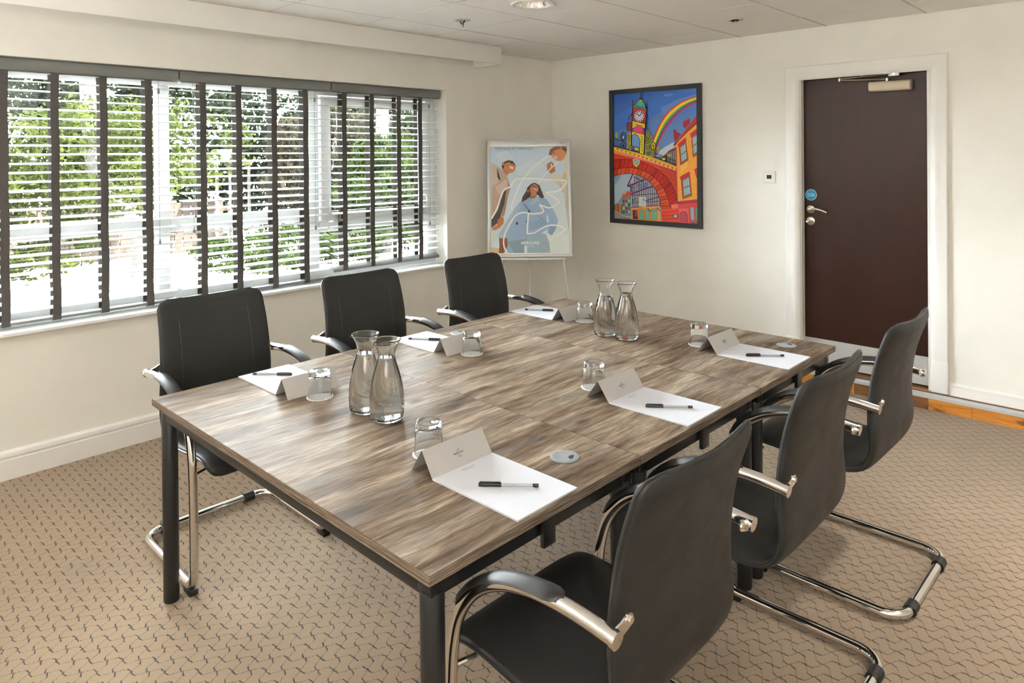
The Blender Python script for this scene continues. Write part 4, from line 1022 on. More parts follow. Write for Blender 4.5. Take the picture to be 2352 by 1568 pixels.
# invented uplighters added out of view, bouncing fill light off the ceiling
for (x, y, pw_, wh) in ((1.10, -5.90, 1.10, 'in the far window-side corner'), (5.20, -3.00, 0.22, 'against the wall facing the window'), (5.15, -5.95, 1.85, 'in the corner behind the camera')):
    u_ = empty('added_uplighter', (x, y, STEP if y > -0.09 else 0.0)); tag(u_, 'tall bowl uplighter added as unseen fill light ' + wh, 'added fill lamp')
    MB().lathe([(0.0, 0.0), (0.13, 0.0), (0.13, 0.018), (0.02, 0.03), (0.0, 0.03)], 32).build('base', M['brushed'], u_, smooth=True, angle=40)
    MB().tube([(0, 0, 0.028), (0, 0, 1.68)], 0.012, 12).build('pole', M['brushed'], u_, smooth=True)
    MB().lathe([(0.0, 1.66), (0.05, 1.665), (0.115, 1.70), (0.145, 1.765), (0.140, 1.765), (0.108, 1.705), (0.045, 1.672), (0.0, 1.668)], 32).build('bowl', M['brushed'], u_, smooth=True)
    li = bpy.data.lights.new('added_uplighter_lamp', 'AREA'); li.shape = 'DISK'; li.size = 0.24; li.energy = LAMP * pw_; li.color = (1.0, 0.985, 0.96)
    lo = bpy.data.objects.new('added_uplighter_lamp', li); COL.objects.link(lo); lo.parent = u_; lo.location = (0, 0, 1.767); lo.rotation_euler = (math.pi, 0, 0)

# ------------------------------------------------------------------ tables
TX0, TX1, TH = 1.4965, 2.9965, 0.7011
tabs = [(-3.8991, -3.1475), (-3.1460, -2.3942), (-2.3905, -1.6566)]
tlab = ['dark framed wood-look table nearest the camera, carrying two carafes at the window end', 'middle one of the three wood-look meeting tables', 'wood-look meeting table closest to the door and picture wall']
grom = [(2.846, -3.296, 0.4), (1.632, -2.594, 2.2), (2.839, -1.790, 1.2)]
for ti, (ya, yb) in enumerate(tabs):
    cx_, cy_ = (TX0 + TX1) / 2, (ya + yb) / 2
    T = empty('meeting_table', (cx_, cy_, 0)); tag(T, tlab[ti], 'table', 'meeting tables pushed together')
    hx_, hy_ = (TX1 - TX0) / 2, (yb - ya) / 2
    MB().box(-hx_, hx_, -hy_, hy_, TH - 0.025, TH).build('tabletop', M['table'], T, bevel=0.0012, segs=1)
    ins = 0.022
    for s_ in (-1, 1):
        MB().box(-hx_ + 0.05, hx_ - 0.05, s_ * (hy_ - ins), s_ * (hy_ - ins - 0.028), TH - 0.071, TH - 0.0255).build('apron', M['black_metal'], T, bevel=0.003)
        ix = ins if s_ > 0 else 0.115   # the window-side rail sits further in, clear of the chair arms
        MB().box(s_ * (hx_ - ix), s_ * (hx_ - ix - 0.028), -hy_ + 0.05, hy_ - 0.05, TH - 0.071, TH - 0.0255).build('apron', M['black_metal'], T, bevel=0.003)
        MB().box(s_ * (hx_ - 0.008), s_ * (hx_ - 0.022), -0.022, 0.022, TH - 0.098, TH - 0.0255).build('linking_bracket', M['black_metal'], T, bevel=0.003)
    for sx_ in (-1, 1):
        for sy_ in (-1, 1):
            lx, ly = sx_ * (hx_ - (0.205 if ti > 0 and sx_ < 0 else 0.043)), sy_ * (hy_ - 0.043)
            lg = MB().lathe([(0.0, 0.0), (0.024, 0.0), (0.026, 0.004), (0.026, 0.634), (0.024, 0.638), (0.0, 0.638)], 28, (lx, ly, 0)).build('leg', M['black_metal'], T, smooth=True)
            MB().box(lx - 0.022, lx + 0.022, ly - 0.022, ly + 0.022, 0.634, TH - 0.0255).build('corner_block', M['black_metal'], lg, bevel=0.004)
    gx_, gy_, ga = grom[ti]
    G = MB().lathe([(0.0, 0.0), (0.0405, 0.0), (0.0405, 0.0016), (0.034, 0.0036), (0.031, 0.0030), (0.0, 0.0030)], 40).build('cable_grommet', M['grommet'], T, smooth=True)
    G.location = (gx_ - cx_, gy_ - cy_, TH)
    sl = MB(); pts = [(0.026 * math.cos(a), 0.026 * math.sin(a)) for a in np.linspace(ga - 0.6, ga + 0.6, 9)] + [(0.014 * math.cos(ga + .5), 0.014 * math.sin(ga + .5)), (0.014 * math.cos(ga - .5), 0.014 * math.sin(ga - .5))]
    sl.sweep(pts, 0.0030, 0.0033, 'z'); sl.build('cable_slot', M['dark_hole'], G)

# ------------------------------------------------------------------ chairs (built facing +X, rear floor bar at x = 0)
PRF = [(0.018, 0.950), (0.036, 0.905), (0.060, 0.845), (0.080, 0.780), (0.096, 0.700), (0.103, 0.630), (0.102, 0.570), (0.108, 0.512), (0.132, 0.466), (0.180, 0.444), (0.250, 0.438), (0.340, 0.444), (0.440, 0.456), (0.510, 0.456), (0.552, 0.440), (0.566, 0.415)]
def shell_mesh(st, i0, i1, nv=18, thick=0.036):
    """st: list of (x, z, halfwidth, bow)"""
    S = st[i0:i1 + 1]; vs = []; fs = []; ring = []
    for i, (x, z, hw_, bow, tk) in enumerate(S):
        k = i0 + i
        a = st[max(k - 1, 0)]; b = st[min(k + 1, len(st) - 1)]
        tx, tz = b[0] - a[0], b[1] - a[1]; L = math.hypot(tx, tz); nx, nz = -tz / L, tx / L   # normal towards sitter
        if nx < 0 and abs(nx) > abs(nz): nx, nz = -nx, -nz
        if abs(nz) >= abs(nx) and nz < 0: nx, nz = -nx, -nz
        for q in range(2 * nv):
            ang = math.pi * 2 * q / (2 * nv)
            cv, sv = math.cos(ang), math.sin(ang)
            v = hw_ * math.copysign(abs(cv) ** 0.45, cv)
            off = tk / 2 * math.copysign(abs(sv) ** 0.55, sv) + bow * (abs(v) / 0.225) ** 2
            vs.append((x + nx * off, v, z + nz * off))
    m = 2 * nv
    for i in range(len(S) - 1):
        for q in range(m):
            r = (q + 1) % m; fs.append((i * m + q, i * m + r, (i + 1) * m + r, (i + 1) * m + q))
    fs.append(tuple(reversed(range(m)))); fs.append(tuple((len(S) - 1) * m + q for q in range(m)))
    return MB().add(vs, fs)
ctr = catmull([(x, 0, z) for x, z in PRF], 4)
dist = [0.0]
for i in range(1, len(ctr)): dist.append(dist[-1] + (ctr[i] - ctr[i - 1]).length)
tot = dist[-1]; stn = []
for p, d in zip(ctr, dist):
    hw_ = 0.216 + 0.012 * min(1, d / 0.35)
    r = 0.045
    for dd in (d, tot - d):
        if dd < r: hw_ -= r - math.sqrt(max(0, r * r - (r - dd) ** 2))
    bow = 0.030 * max(0.0, 1 - d / 0.42)
    tk = 0.036
    for dd in (d, tot - d): tk = min(tk, 0.012 + 0.9 * dd)
    stn.append((p.x, p.z, hw_, bow, tk))
split = min(range(len(stn)), key=lambda i: abs(stn[i][0] - 0.140) + abs(stn[i][1] - 0.462))
AH = 0.263
arm_pts = [(0.068, 0.688), (0.130, 0.694), (0.200, 0.696), (0.270, 0.690), (0.335, 0.674), (0.395, 0.645), (0.445, 0.602), (0.482, 0.545), (0.503, 0.470), (0.511, 0.390)]
arm = catmull([(x, 0, z) for x, z in arm_pts], 5)
def frame_path():
    R_ = 0.024
    one = [(p.x, AH, p.z) for p in arm] + [(0.513, AH, 0.25)]
    one += [tuple(q) for q in fillet((0.513, AH, 0.25), (0.512, AH, R_), (0.2, AH, R_), 0.055, 8)]
    one += [(0.3, AH, R_), (0.18, AH, R_)] + [tuple(q) for q in fillet((0.18, AH, R_), (0.0, AH, R_), (0.0, 0.0, R_), 0.075, 9)]
    return one + [(0.0, 0.08, R_), (0.0, -0.08, R_)] + [(x, -y, z) for x, y, z in reversed(one)]
def make_chair():
    root = empty('cantilever_chair')
    bk = shell_mesh(stn, 0, split).build('backrest', M['leather'], root, smooth=True, angle=60)
    se = shell_mesh(stn, split, len(stn) - 1).build('seat', M['leather'], root, smooth=True, angle=60)
    # piping along the rim, stitched seams on the front of the back
    rim = []
    for side in (-1, 1):
        L = [(x, side * (hw_ + 0.0005), z, bow) for (x, z, hw_, bow, tk) in stn]
        pts = []
        for i, (x, v, z, bow) in enumerate(L):
            a = stn[max(i - 1, 0)]; b = stn[min(i + 1, len(stn) - 1)]; tx, tz = b[0] - a[0], b[1] - a[1]; l_ = math.hypot(tx, tz); nx, nz = -tz / l_, tx / l_
            if nx < 0 and abs(nx) > abs(nz): nx, nz = -nx, -nz
            if abs(nz) >= abs(nx) and nz < 0: nx, nz = -nx, -nz
            o_ = bow * (abs(v) / 0.225) ** 2; pts.append((x + nx * o_, v, z + nz * o_))
        rim.append(pts)
    def cut(a, b): return [p for p in rim[0][a:b]], [p for p in rim[1][a:b]]
    l1, r1 = cut(0, split + 1)
    x_, z_, hw0, bow0, tk0 = stn[0]; e1 = stn[1]; l_ = math.hypot(e1[0] - x_, e1[1] - z_); nx0, nz0 = abs(e1[1] - z_) / l_, (e1[0] - x_) / l_
    top = [(x_ + nx0 * bow0 * (v / 0.225) ** 2, v, z_ + nz0 * bow0 * (v / 0.225) ** 2) for v in np.linspace(-hw0, hw0, 13)[1:-1]]
    MB().tube(list(reversed(l1)) + top + r1, 0.0032, 6).build('piping', M['piping'], bk, smooth=True)
    l2, r2 = cut(split, len(stn))
    MB().tube(l2 + list(reversed(r2)), 0.0032, 6).build('piping', M['piping'], se, smooth=True)
    for v in (-0.150, 0.150):
        pts = []
        for i in range(split):
            x, z, hw_, bow, tk = stn[i]
            if not 0.07 < dist[i] < 0.45: continue
            a = stn[i - 1]; b = stn[i + 1]; tx, tz = b[0] - a[0], b[1] - a[1]; l_ = math.hypot(tx, tz); nx, nz = tz / -l_, tx / l_
            if nx < 0: nx, nz = -nx, -nz
            cv = (abs(v) / hw_) ** (1 / 0.45); sv = math.sqrt(max(0, 1 - cv * cv))
            off = tk / 2 * sv ** 0.55 + bow * (abs(v) / 0.225) ** 2 + 0.0002
            pts.append((x + nx * off, v * (1 - 0.12 * (0.45 - dist[i])), z + nz * off))
        MB().tube(pts, 0.0016, 6).build('seam', M['black_plastic'], bk, smooth=True)
    MB().tube(frame_path(), 0.0152, 16).build('tube_frame', M['chrome'], root, smooth=True, angle=70)
    for s_ in (-1, 1):
        # chrome end cap, a touch wider than the tube
        MB().tube([(0.064, s_ * AH, 0.6875), (0.072, s_ * AH, 0.6885)], 0.0170, 18).build('end_cap', M['chrome'], root, smooth=True, angle=40)
        # arm pad
        vs = []; fs = []; n = 14; idx = [i for i, p in enumerate(arm) if p.x > 0.175 and p.z > 0.555]
        m = len(idx)
        for k, i in enumerate(idx):
            p = arm[i]; t_ = (arm[min(i + 1, len(arm) - 1)] - arm[max(i - 1, 0)]).normalized(); nn = Vector((-t_.z, 0, t_.x))
            if nn.z < 0 and t_.x > 0: nn = -nn
            f = k / (m - 1)
            sc_ = min(1, math.sqrt(max(0.02, f / 0.06))) * min(1, 0.25 + (1 - f) / 0.16)
            for q in range(n):
                a = 2 * math.pi * q / n
                c = p + nn * (0.0160 + 0.0062 * math.sin(a) * max(sc_, 0.4) - 0.0065 * math.cos(a) ** 2) + Vector((0, 1, 0)) * (0.0262 * math.cos(a) * sc_)
                vs.append((c.x, c.y + s_ * AH, c.z))
        for k in range(m - 1):
            for q in range(n): fs.append((k * n + q, k * n + (q + 1) % n, (k + 1) * n + (q + 1) % n, (k + 1) * n + q))
        fs += [tuple(range(n)), tuple((m - 1) * n + q for q in range(n))]
        MB().add(vs, fs).build('arm_pad', M['leather'], root, smooth=True, angle=60)
        # bracket to the back
        pts = [(0.079, s_ * 0.262, 0.684), (0.076, s_ * 0.242, 0.690), (0.074, s_ * 0.218, 0.700)]
        b_ = MB()
        for q in range(2):
            a, b = Vector(pts[q]), Vector(pts[q + 1])
            b_.add([a + Vector((0, 0, -0.012)), a + Vector((0, 0, 0.012)), b + Vector((0, 0, 0.013)), b + Vector((0, 0, -0.013)),
                    a + Vector((-0.004, 0, -0.012)), a + Vector((-0.004, 0, 0.012)), b + Vector((-0.004, 0, 0.013)), b + Vector((-0.004, 0, -0.013))],
                   [(0, 1, 2, 3), (4, 7, 6, 5), (0, 4, 5, 1), (1, 5, 6, 2), (2, 6, 7, 3), (3, 7, 4, 0)])
        b_.tube([(0.074, s_ * 0.218, 0.700), (0.070, s_ * 0.218, 0.700)], 0.0125, 16)
        bo = b_.build('bracket', M['chrome'], root)
        MB().tube([(0.0705, s_ * 0.216, 0.700), (0.066, s_ * 0.216, 0.700)], 0.0062, 8).build('bolt', M['brushed'], bo, smooth=True)
        MB().tube([(0.0, s_ * 0.150, 0.024), (0.0, s_ * 0.195, 0.024)], 0.0205, 16).build('sleeve', M['black_plastic'], root, smooth=True, angle=40)
        MB().box(0.450, 0.508, s_ * AH - 0.0150, s_ * AH + 0.0150, 0.0, 0.020).build('glide', M['black_plastic'], root, bevel=0.002)
        MB().tube([(0.490, s_ * 0.205, 0.424), (0.508, s_ * AH, 0.420)], 0.006, 8).build('seat_bolt', M['chrome'], root, smooth=True)
    return root
proto = make_chair()
spots = [(3.432, -3.520, math.pi, 'black leather chair nearest the camera, its back filling the lower corner'),
         (3.430, -2.785, math.pi, 'black leather chair on the door side, middle of its row'),
         (3.425, -2.035, math.pi, 'black leather chair on the door side, drawn up in front of the door'),
         (1.068, -3.528, 0.0, 'black leather chair on the window side, beside the camera-end table corner'),
         (1.103, -2.812, 0.0, 'black leather chair on the window side, middle of its row'),
         (1.103, -2.060, 0.0, 'black leather chair on the window side, closest to the flipchart')]
for i, (x, y, rz, lab) in enumerate(spots):
    c = proto if i == 0 else copy_tree(proto)
    c.location = (x, y, 0); c.rotation_euler = (0, 0, rz + random.uniform(-0.012, 0.012)); tag(c, lab, 'chair', 'leather chairs around the meeting table')

# ------------------------------------------------------------------ table settings
PT = 0.0042
def logo(parent, w_, z):
    """calligraphic loop and the hotel name, on the XY plane of parent"""
    lp = [(-.30, -.62), (-.38, -.1), (-.16, .42), (.18, .92), (.16, .62), (.0, .18), (-.14, -.5), (-.06, -.9), (.16, -.84), (.3, -.58)]
    l2 = [(-.12, .2), (.06, .62), (.24, .74), (.26, .4), (.12, -.1), (-.02, -.5), (-.26, -.8)]
    g = MB()
    for L in (lp, l2):
        P = catmull([(a * w_, b * w_ * 0.62, z) for a, b in L], 5)
        for i in range(len(P) - 1):
            d = (P[i + 1] - P[i]).normalized(); nn = Vector((-d.y, d.x, 0)) * 0.00042
            g.add([P[i] + nn, P[i] - nn, P[i + 1] - nn, P[i + 1] + nn], [(0, 1, 2, 3)])
    return g
def setting(px0, px1, py0, py1, side, tent_far, capp, endp, glass_xy, cup_seed, labs):
    """side = +1: sitter on the +X side; -1: sitter on the window side"""
    cx_, cy_ = (px0 + px1) / 2, (py0 + py1) / 2
    rz = math.pi / 2 if side > 0 else -math.pi / 2      # local +Y points away from the sitter
    L, W_ = px1 - px0, py1 - py0
    pad = empty('notepad', (cx_, cy_, TH + 0.0002), rz); tag(pad, labs[0], 'notepad', 'notepads laid at each place')
    MB().box(-W_ / 2, W_ / 2, -L / 2, L / 2, 0, PT - 0.0004).build('pages', M['paper'], pad)
    MB().box(-W_ / 2 - 0.0002, W_ / 2 + 0.0002, -L / 2 - 0.0002, L / 2 + 0.0002, PT - 0.0004, PT).build('top_sheet', M['paper'], pad)
    if side > 0:
        text_mesh('heading', 'MERCURE', 0.042, M['ink_grey'], pad, (0, L / 2 - 0.020, PT + 0.0002), (0, 0, 0), spacing=1.2, bold=0.01)
        text_mesh('subheading', 'HOTELS', 0.022, M['ink_grey'], pad, (0, L / 2 - 0.028, PT + 0.0002), (0, 0, 0), spacing=1.2)
    # folded card
    tx = px0 if side > 0 else px1
    TC = empty('tent_card', (tx, cy_, TH), rz); tag(TC, labs[1], 'tent card', 'folded cards at each place')
    half = (tent_far) / 2; hgt = 0.064
    def panel(y0, z0, y1, z1, nm):
        t_ = 0.0005; d = Vector((0, y1 - y0, z1 - z0)).normalized(); nrm = Vector((0, -d.z, d.y)) * t_
        a = Vector((0, y0, z0)); b = Vector((0, y1, z1)); X = Vector((W_ / 2, 0, 0))
        return MB().add([a - X, a + X, b + X, b - X, a - X + nrm, a + X + nrm, b + X + nrm, b - X + nrm], [(0, 1, 2, 3), (4, 7, 6, 5), (0, 4, 5, 1), (1, 5, 6, 2), (2, 6, 7, 3), (3, 7, 4, 0)]).build(nm, M['card'], TC)
    fp = panel(0.0004, 0.0006, half, hgt, 'front_panel'); bp_ = panel(half, hgt, tent_far, 0.0006, 'back_panel')
    th = math.atan2(hgt, half)
    if side > 0:
        g = logo(None, 0.020, 0.0); mm = Matrix.Translation((0, half / 2 - 0.0012, hgt / 2 + 0.0002)) @ Matrix.Rotation(th, 4, 'X')
        lo = g.build('logo_loop', M['ink_purple'], fp); lo.matrix_local = mm
        a = text_mesh('logo_text', 'MERCURE', 0.033, M['ink'], fp, (0, 0, 0), (0, 0, 0), spacing=1.15, bold=0.015); a.matrix_local = mm @ Matrix.Translation((0, 0, 0.0003))
        a = text_mesh('logo_text', 'HOTELS', 0.015, M['ink'], fp, (0, 0, 0), (0, 0, 0), spacing=1.3); a.matrix_local = mm @ Matrix.Translation((0.001, -0.009, 0.0003))
    th2 = math.atan2(hgt, tent_far - half)
    mm = Matrix.Translation((W_ / 2 - 0.013, tent_far - 0.006 * math.cos(th2) + 0.0008, 0.006 * math.sin(th2) + 0.0008)) @ Matrix.Rotation(math.pi, 4, 'Z') @ Matrix.Rotation(th2, 4, 'X')
    a = text_mesh('imprint', 'mercure', 0.010, M['ink_grey'], bp_, (0, 0, 0), (0, 0, 0), bold=0.02); a.matrix_local = mm
    # pen
    c, e = Vector(capp), Vector(endp); d = (e - c); ln = 0.150; mid = (c + e) / 2
    pen = empty('pen', (mid.x, mid.y, TH + PT + 0.0056), math.atan2(d.y, d.x)); tag(pen, labs[2], 'pen', 'ballpoint pens on the notepads')
    cap = MB(); cap.tube([(-0.075, 0, 0), (-0.070, 0, 0), (-0.018, 0, 0)], [0.0046, 0.0052, 0.0048], 12)
    cap.build('cap', M['black_plastic'], pen, smooth=True)
    MB().box(-0.072, -0.020, -0.0016, 0.0016, 0.0050, 0.0068).build('clip', M['black_plastic'], pen)
    MB().tube([(-0.018, 0, 0), (0.060, 0, 0)], 0.0040, 8).build('barrel', M['clear_plastic'], pen, smooth=True)
    MB().tube([(-0.018, 0, 0), (0.048, 0, 0)], 0.0014, 6).build('refill', M['black_plastic'], pen, smooth=True)
    MB().tube([(0.060, 0, 0), (0.075, 0, 0)], 0.0043, 10).build('end_plug', M['black_plastic'], pen, smooth=True)
    for ch in pen.children: ch.location.z -= 0.0001
    # scalloped paper coaster and upturned tumbler
    gx_, gy_ = glass_xy
    co = MB(); n = 72; ring = []
    for k in range(n):
        r = 0.0455 + 0.0012 * math.cos(k * 2 * math.pi * 18 / n); a = 2 * math.pi * k / n; ring.append((r * math.cos(a), r * math.sin(a)))
    co.sweep(ring, 0, 0.0012, 'z'); C_ = co.build('paper_coaster', M['coaster']); C_.location = (gx_, gy_, TH + 0.0002); tag(C_, labs[3], 'coaster', 'paper coasters under the tumblers')
    gl = MB(); gl.lathe([(0.0, 0.0905), (0.026, 0.0900), (0.0310, 0.0920), (0.0345, 0.0905), (0.0362, 0.086), (0.0372, 0.072), (0.0405, 0.0), (0.0383, 0.0), (0.0350, 0.068), (0.0320, 0.0735), (0.0, 0.0745)], 56)
    G_ = gl.build('tumbler', M['glass'], None, smooth=True, angle=50); G_.location = (gx_, gy_, TH + 0.0016); G_.rotation_euler = (0, 0, cup_seed); tag(G_, labs[4], 'glass', 'upturned tumblers')
who = ['the place nearest the camera', 'the middle place, door side', 'the place in front of the door', 'the camera-end place, window side', 'the middle place, window side', 'the place by the flipchart']
def labs(k): return ['white notepad at ' + who[k], 'folded ivory card standing at ' + who[k], 'black capped ballpoint pen lying at ' + who[k], 'scalloped white paper coaster at ' + who[k], 'upturned glass tumbler at ' + who[k]]
setting(2.6875, 2.9875, -3.633, -3.418, 1, 0.087, (2.801, -3.582), (2.920, -3.482), (2.556, -3.537), 0.1, labs(0))
setting(2.6945, 2.9890, -2.880, -2.668, 1, 0.094, (2.806, -2.837), (2.928, -2.742), (2.556, -2.780), 0.5, labs(1))
setting(2.6880, 2.9850, -2.121, -1.906, 1, 0.087, (2.790, -2.073), (2.907, -1.976), (2.555, -2.026), 0.9, labs(2))
setting(1.4985, 1.7860, -3.592, -3.386, -1, 0.086, (1.637, -3.452), (1.529, -3.544), (1.917, -3.496), 0.3, labs(3))
setting(1.4985, 1.7930, -2.884, -2.680, -1, 0.086, (1.684, -2.752), (1.561, -2.832), (1.923, -2.784), 0.7, labs(4))
setting(1.4990, 1.7870, -2.110, -1.905, -1, 0.084, (1.674, -1.971), (1.552, -2.051), (1.919, -2.014), 1.1, labs(5))

# carafes: glass vessel with the water inside, raised medallion
outer = [(0.0, 0.0), (0.038, 0.0), (0.046, 0.003), (0.0515, 0.012), (0.0538, 0.030), (0.0545, 0.055), (0.0520, 0.090), (0.0460, 0.128), (0.0375, 0.160), (0.0300, 0.184), (0.0268, 0.200), (0.0272, 0.210), (0.0310, 0.225), (0.0380, 0.240), (0.0445, 0.2505), (0.0452, 0.2525), (0.0440, 0.2535)]
inner = [(0.0425, 0.2520), (0.0360, 0.240), (0.0288, 0.225), (0.0246, 0.210), (0.0242, 0.200), (0.0275, 0.184), (0.0350, 0.160), (0.0434, 0.128), (0.0494, 0.090), (0.0518, 0.055), (0.0510, 0.030), (0.0480, 0.017), (0.0400, 0.0125), (0.0, 0.0120)]
smp = lambda L: [(p.x, p.y) for p in catmull([(a, b, 0) for a, b in L], 3)]
def carafe(x, y, lab, fill, rz):
    c = empty('water_carafe', (x, y, TH + 0.0003), rz); tag(c, lab, 'carafe', 'glass water carafes on the table')
    v = MB().lathe(outer[:3] + smp(outer[2:-1])[1:] + [outer[-1]] + smp(inner), 56).build('glass_vessel', M['glass'], c, smooth=True, angle=60)
    ins_ = [(r * 1.004, z) for (r, z) in reversed(smp(inner)) if z <= fill]
    MB().lathe([(0.0, 0.0121)] + [q for q in ins_ if q[0] > 1e-4] + [(ins_[-1][0], fill), (0.0, fill - 0.0006)], 56).build('water', M['water'], c, smooth=True, angle=50)
    # medallion ring pressed in the glass
    pts = []
    for k in range(24):
        a = 2 * math.pi * k / 24; z = 0.052 + 0.018 * math.sin(a); ph_ = 0.013 * math.cos(a) / 0.0545; r = 0.0543 if z > .03 else 0.0540
        pts.append((r * math.cos(ph_), r * math.sin(ph_), z))
    MB().tube(pts, 0.0011, 6, closed=True).build('medallion', M['glass'], v, smooth=True)
    q = MB()
    for k in range(5):
        a = 2 * math.pi * k / 5 + 0.4; z = 0.052 + 0.0085 * math.sin(a); ph_ = 0.006 * math.cos(a) / 0.0545
        q.tube([(0.0535 * math.cos(ph_), 0.0535 * math.sin(ph_), z), (0.0556 * math.cos(ph_), 0.0556 * math.sin(ph_), z)], 0.0030, 8)
    q.build('embossing', M['glass'], v, smooth=True)
aim = math.atan2(-4.7776 + 3.46, 4.0763 - 2.2)
carafe(2.150, -3.467, 'water carafe of the near pair, farther from the camera', 0.190, aim - 0.55)
carafe(2.260, -3.463, 'water carafe of the near pair, closer to the camera', 0.198, aim - 0.45)
carafe(2.157, -2.166, 'water carafe of the pair by the wall, behind the other', 0.176, aim - 0.5)
carafe(2.271, -2.162, 'water carafe of the pair by the wall, in front of the other', 0.206, aim - 0.5)

# ------------------------------------------------------------------ garden outside the window
gr = MB().box(-60, -0.301, -40, 40, -0.35, -0.25).build('ground', M['ground']); structure(gr, 'sunlit pale ground outside the window')
def crown(blobs, n, size, seed, droop=0.0):
    rg = np.random.default_rng(seed); V = []
    tw = sum(b[3] ** 2 for b in blobs)
    for (bx, by, bz, br_, sq) in blobs:
        bz, sq = bz * 0.62, sq * 0.62
        m = int(n * br_ ** 2 / tw)
        d = rg.normal(size=(m, 3)); d /= np.linalg.norm(d, axis=1, keepdims=True)
        # sprays: leaves gather in clumps
        k = max(8, m // 60); cl = rg.normal(size=(k, 3)); cl /= np.linalg.norm(cl, axis=1, keepdims=True); cl *= rg.uniform(0.3, 1.0, (k, 1)) ** 0.5
        c = cl[rg.integers(0, k, m)] + d * rg.uniform(0, 0.26, (m, 1))
        c = c * np.array([br_, br_, br_ * sq]) + np.array([bx, by, bz])
        a = rg.normal(size=(m, 3)) + np.array([0, 0, -droop]); a /= np.linalg.norm(a, axis=1, keepdims=True)
        b = np.cross(a, rg.normal(size=(m, 3))); b /= np.linalg.norm(b, axis=1, keepdims=True)
        s_ = size * rg.uniform(0.55, 1.3, (m, 1))
        V.append(np.stack([c - a * s_, c + b * s_ * 0.42, c + a * s_, c - b * s_ * 0.42], 1).reshape(-1, 3))
    V = np.concatenate(V)
    return V, [(i, i + 1, i + 2, i + 3) for i in range(0, len(V), 4)]
def tree(name, label, loc, blobs, n, size, leafm, barkm, limbs, seed, droop=0.0, group='trees outside the window'):
    T = empty(name, (loc[0], loc[1], -0.25)); tag(T, label, 'tree', group)
    me = bpy.data.meshes.new('foliage'); v, f = crown(blobs, n, size, seed, droop); me.from_pydata(v.tolist(), [], f)
    me.materials.append(leafm); o = bpy.data.objects.new('foliage', me); COL.objects.link(o); o.parent = T; o['kind'] = 'stuff'
    tm = MB()
    for (P, r0, r1) in limbs:
        Q = catmull([(a, b, c * 0.70) for a, b, c in P], 4); tm.tube(Q, [r0 + (r1 - r0) * i / (len(Q) - 1) for i in range(len(Q))], 10)
    tm.build('trunk', barkm, T, smooth=True)
    return T
# broadleaf tree with a forked trunk, far end of the window
tree('broadleaf_tree', 'bright yellow-green broadleaf tree with forked trunk seen through the blind farthest from the corner', (-7.2, -1.0),
     [(0.4, -2.2, 2.2, 1.3, 0.9), (0.6, -0.9, 2.9, 1.4, 0.9), (0.2, -3.4, 3.4, 1.6, 0.8), (0.0, 0.4, 3.2, 1.2, 0.9), (0.5, -1.6, 1.1, 1.0, 0.7)], 26000, 0.050, M['leaf_bright'], M['bark_pale'],
     [([(0, 0, 0), (0.05, -0.1, 0.9), (0.1, -0.65, 2.2), (0.1, -0.8, 4.6)], 0.20, 0.09), ([(0.05, -0.1, 0.9), (0.1, 0.25, 1.8), (0.1, 0.15, 3.0), (0.0, 0.3, 4.6)], 0.15, 0.07), ([(0.1, -0.4, 1.5), (0.2, -1.3, 2.4), (0.2, -2.4, 3.2)], 0.06, 0.02)], 1)
tree('evergreen_tree', 'dense dark evergreen tree behind the forked trunk', (-11.5, -0.6), [(0, 0, 1.8, 2.2, 0.9), (0.4, -1.6, 3.8, 2.0, 1.0), (0.2, 1.6, 3.6, 2.2, 1.0), (0, 0, 5.6, 2.0, 1.0)], 24000, 0.085, M['leaf_dark'], M['bark'], [([(0, 0, 0), (0, 0.1, 3), (0, 0, 6)], 0.2, 0.06)], 2)
tree('evergreen_tree', 'dark spreading evergreen tree behind the middle blind', (-11.0, 4.4), [(0, -0.6, 1.6, 2.2, 0.8), (0, 0.8, 3.8, 2.4, 0.9), (0.3, -1.4, 4.2, 1.8, 1.0), (0, 1.8, 1.8, 1.8, 0.9)], 24000, 0.085, M['leaf_dark'], M['bark'], [([(0, 0, 0), (0.1, 0, 3), (0, 0.2, 6)], 0.2, 0.06)], 3)
tree('weeping_tree', 'weeping tree with bare straw-coloured branches behind the middle blind', (-7.8, 2.7), [(0, 0, 3.2, 1.3, 1.0), (0.1, 0.7, 2.4, 1.0, 1.1), (0.1, -0.6, 2.2, 0.9, 1.0)], 9000, 0.075, M['leaf_brown'], M['bark'],
     [([(0, 0, 0), (0, 0.1, 2), (0, 0, 5)], 0.13, 0.05)] + [([(0, 0, 3.4 - 0.25 * k), (0.5, math.cos(k * 2.1) * 0.7, 3.3 - 0.22 * k), (0.9, math.cos(k * 2.1) * 1.4, 2.5 - 0.2 * k)], 0.03, 0.008) for k in range(9)], 4, 1.5)
tree('conifer_tree', 'feathery bright green conifer outside the blind closest to the corner', (-6.4, 2.75), [(0, 0, 0.9, 0.85, 1.0), (0.1, -0.35, 1.9, 0.75, 1.0), (0.1, 0.55, 2.0, 0.85, 1.0), (0, 0.1, 2.8, 0.8, 0.9)], 24000, 0.046, M['leaf_conifer'], M['bark'], [([(0, 0, 0), (0, 0.0, 2.4), (0, 0.05, 5.5)], 0.16, 0.10)], 5, 0.9)
tree('conifer_tree', 'smaller feathery green conifer beside the window corner', (-5.6, 3.9), [(0, 0, 0.8, 0.8, 1.1), (0, 0.3, 1.8, 0.8, 1.1), (0, 0, 2.8, 0.7, 1.2)], 16000, 0.046, M['leaf_conifer'], M['bark'], [([(0, 0, 0), (0, 0, 4)], 0.10, 0.04)], 6, 0.9)
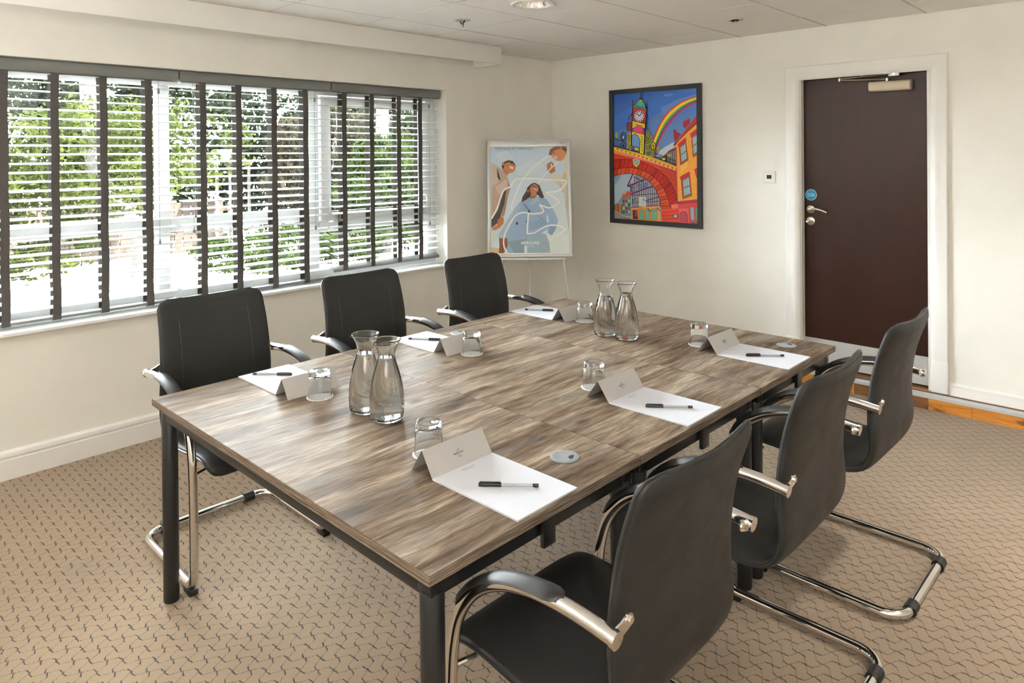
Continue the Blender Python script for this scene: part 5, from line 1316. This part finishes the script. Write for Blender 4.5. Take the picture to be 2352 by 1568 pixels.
tree('shrub', 'leafy shrub low behind the middle blind', (-6.2, 0.9), [(0, 0, 0.55, 0.8, 0.75), (0, 1.0, 0.6, 0.8, 0.8), (0, -0.9, 0.5, 0.7, 0.7)], 12000, 0.042, M['leaf_conifer'], M['bark'], [([(0, 0, 0), (0, 0.1, 0.6)], 0.05, 0.02)], 8, group='shrubs outside the window')
tree('evergreen_tree', 'tall shaded evergreen at the far end beyond the bright broadleaf tree', (-10.5, -5.0), [(0, 0, 2.0, 2.2, 1.0), (0, 1.2, 4.0, 1.8, 1.0), (0, -1.2, 4.2, 2.0, 1.0)], 20000, 0.085, M['leaf_dark'], M['bark'], [([(0, 0, 0), (0, 0, 6)], 0.2, 0.06)], 9)
tree('evergreen_tree', 'dark evergreen tree behind the feathery conifers', (-10.6, 8.0), [(0, 0, 1.8, 2.1, 1.0), (0, -1.2, 3.6, 1.9, 1.0), (0, 1.3, 3.8, 2.0, 1.0)], 22000, 0.085, M['leaf_dark'], M['bark'], [([(0, 0, 0), (0, 0, 6)], 0.2, 0.06)], 11)
# timber fence behind the ground, each board its own piece
fe = empty('garden_fence', (-9.3, -1.5, -0.25)); tag(fe, 'low brown timber fence beneath the trees outside', 'fence')
bd = MB().box(-0.012, 0.012, -0.07, 0.07, 0.02, 0.95).build('fence_board', M['fence'], fe, bevel=0.003, segs=1)
for k in range(44):
    o = bd if k == 0 else inst('fence_board', bd, fe)
    o.location = (0, -4.0 + k * 0.152, random.uniform(-0.01, 0.01))
for z in (0.25, 0.75): MB().box(-0.05, -0.013, -4.1, 2.7, z, z + 0.06).build('fence_rail', M['fence'], fe)
# small open-sided garden canopy
gz = empty('garden_canopy', (-8.9, 0.95, -0.25)); tag(gz, 'small white pitched garden canopy seen through the middle blind', 'canopy')
for sg in (-1, 1):
    MB().add([(-0.45, 0, 1.93), (0.45, 0, 1.93), (0.45, sg * 0.34, 1.66), (-0.45, sg * 0.34, 1.66), (-0.45, 0, 1.90), (0.45, 0, 1.90), (0.45, sg * 0.34, 1.63), (-0.45, sg * 0.34, 1.63)], [(0, 1, 2, 3), (4, 7, 6, 5), (0, 4, 5, 1), (1, 5, 6, 2), (2, 6, 7, 3), (3, 7, 4, 0)]).build('roof_panel', M['roof_white'], gz)
for (x, y) in ((-0.40, -0.30), (0.40, -0.30), (0.40, 0.30), (-0.40, 0.30)):
    MB().box(x - 0.02, x + 0.02, y - 0.02, y + 0.02, 0, 1.66).build('post', M['bark'], gz)
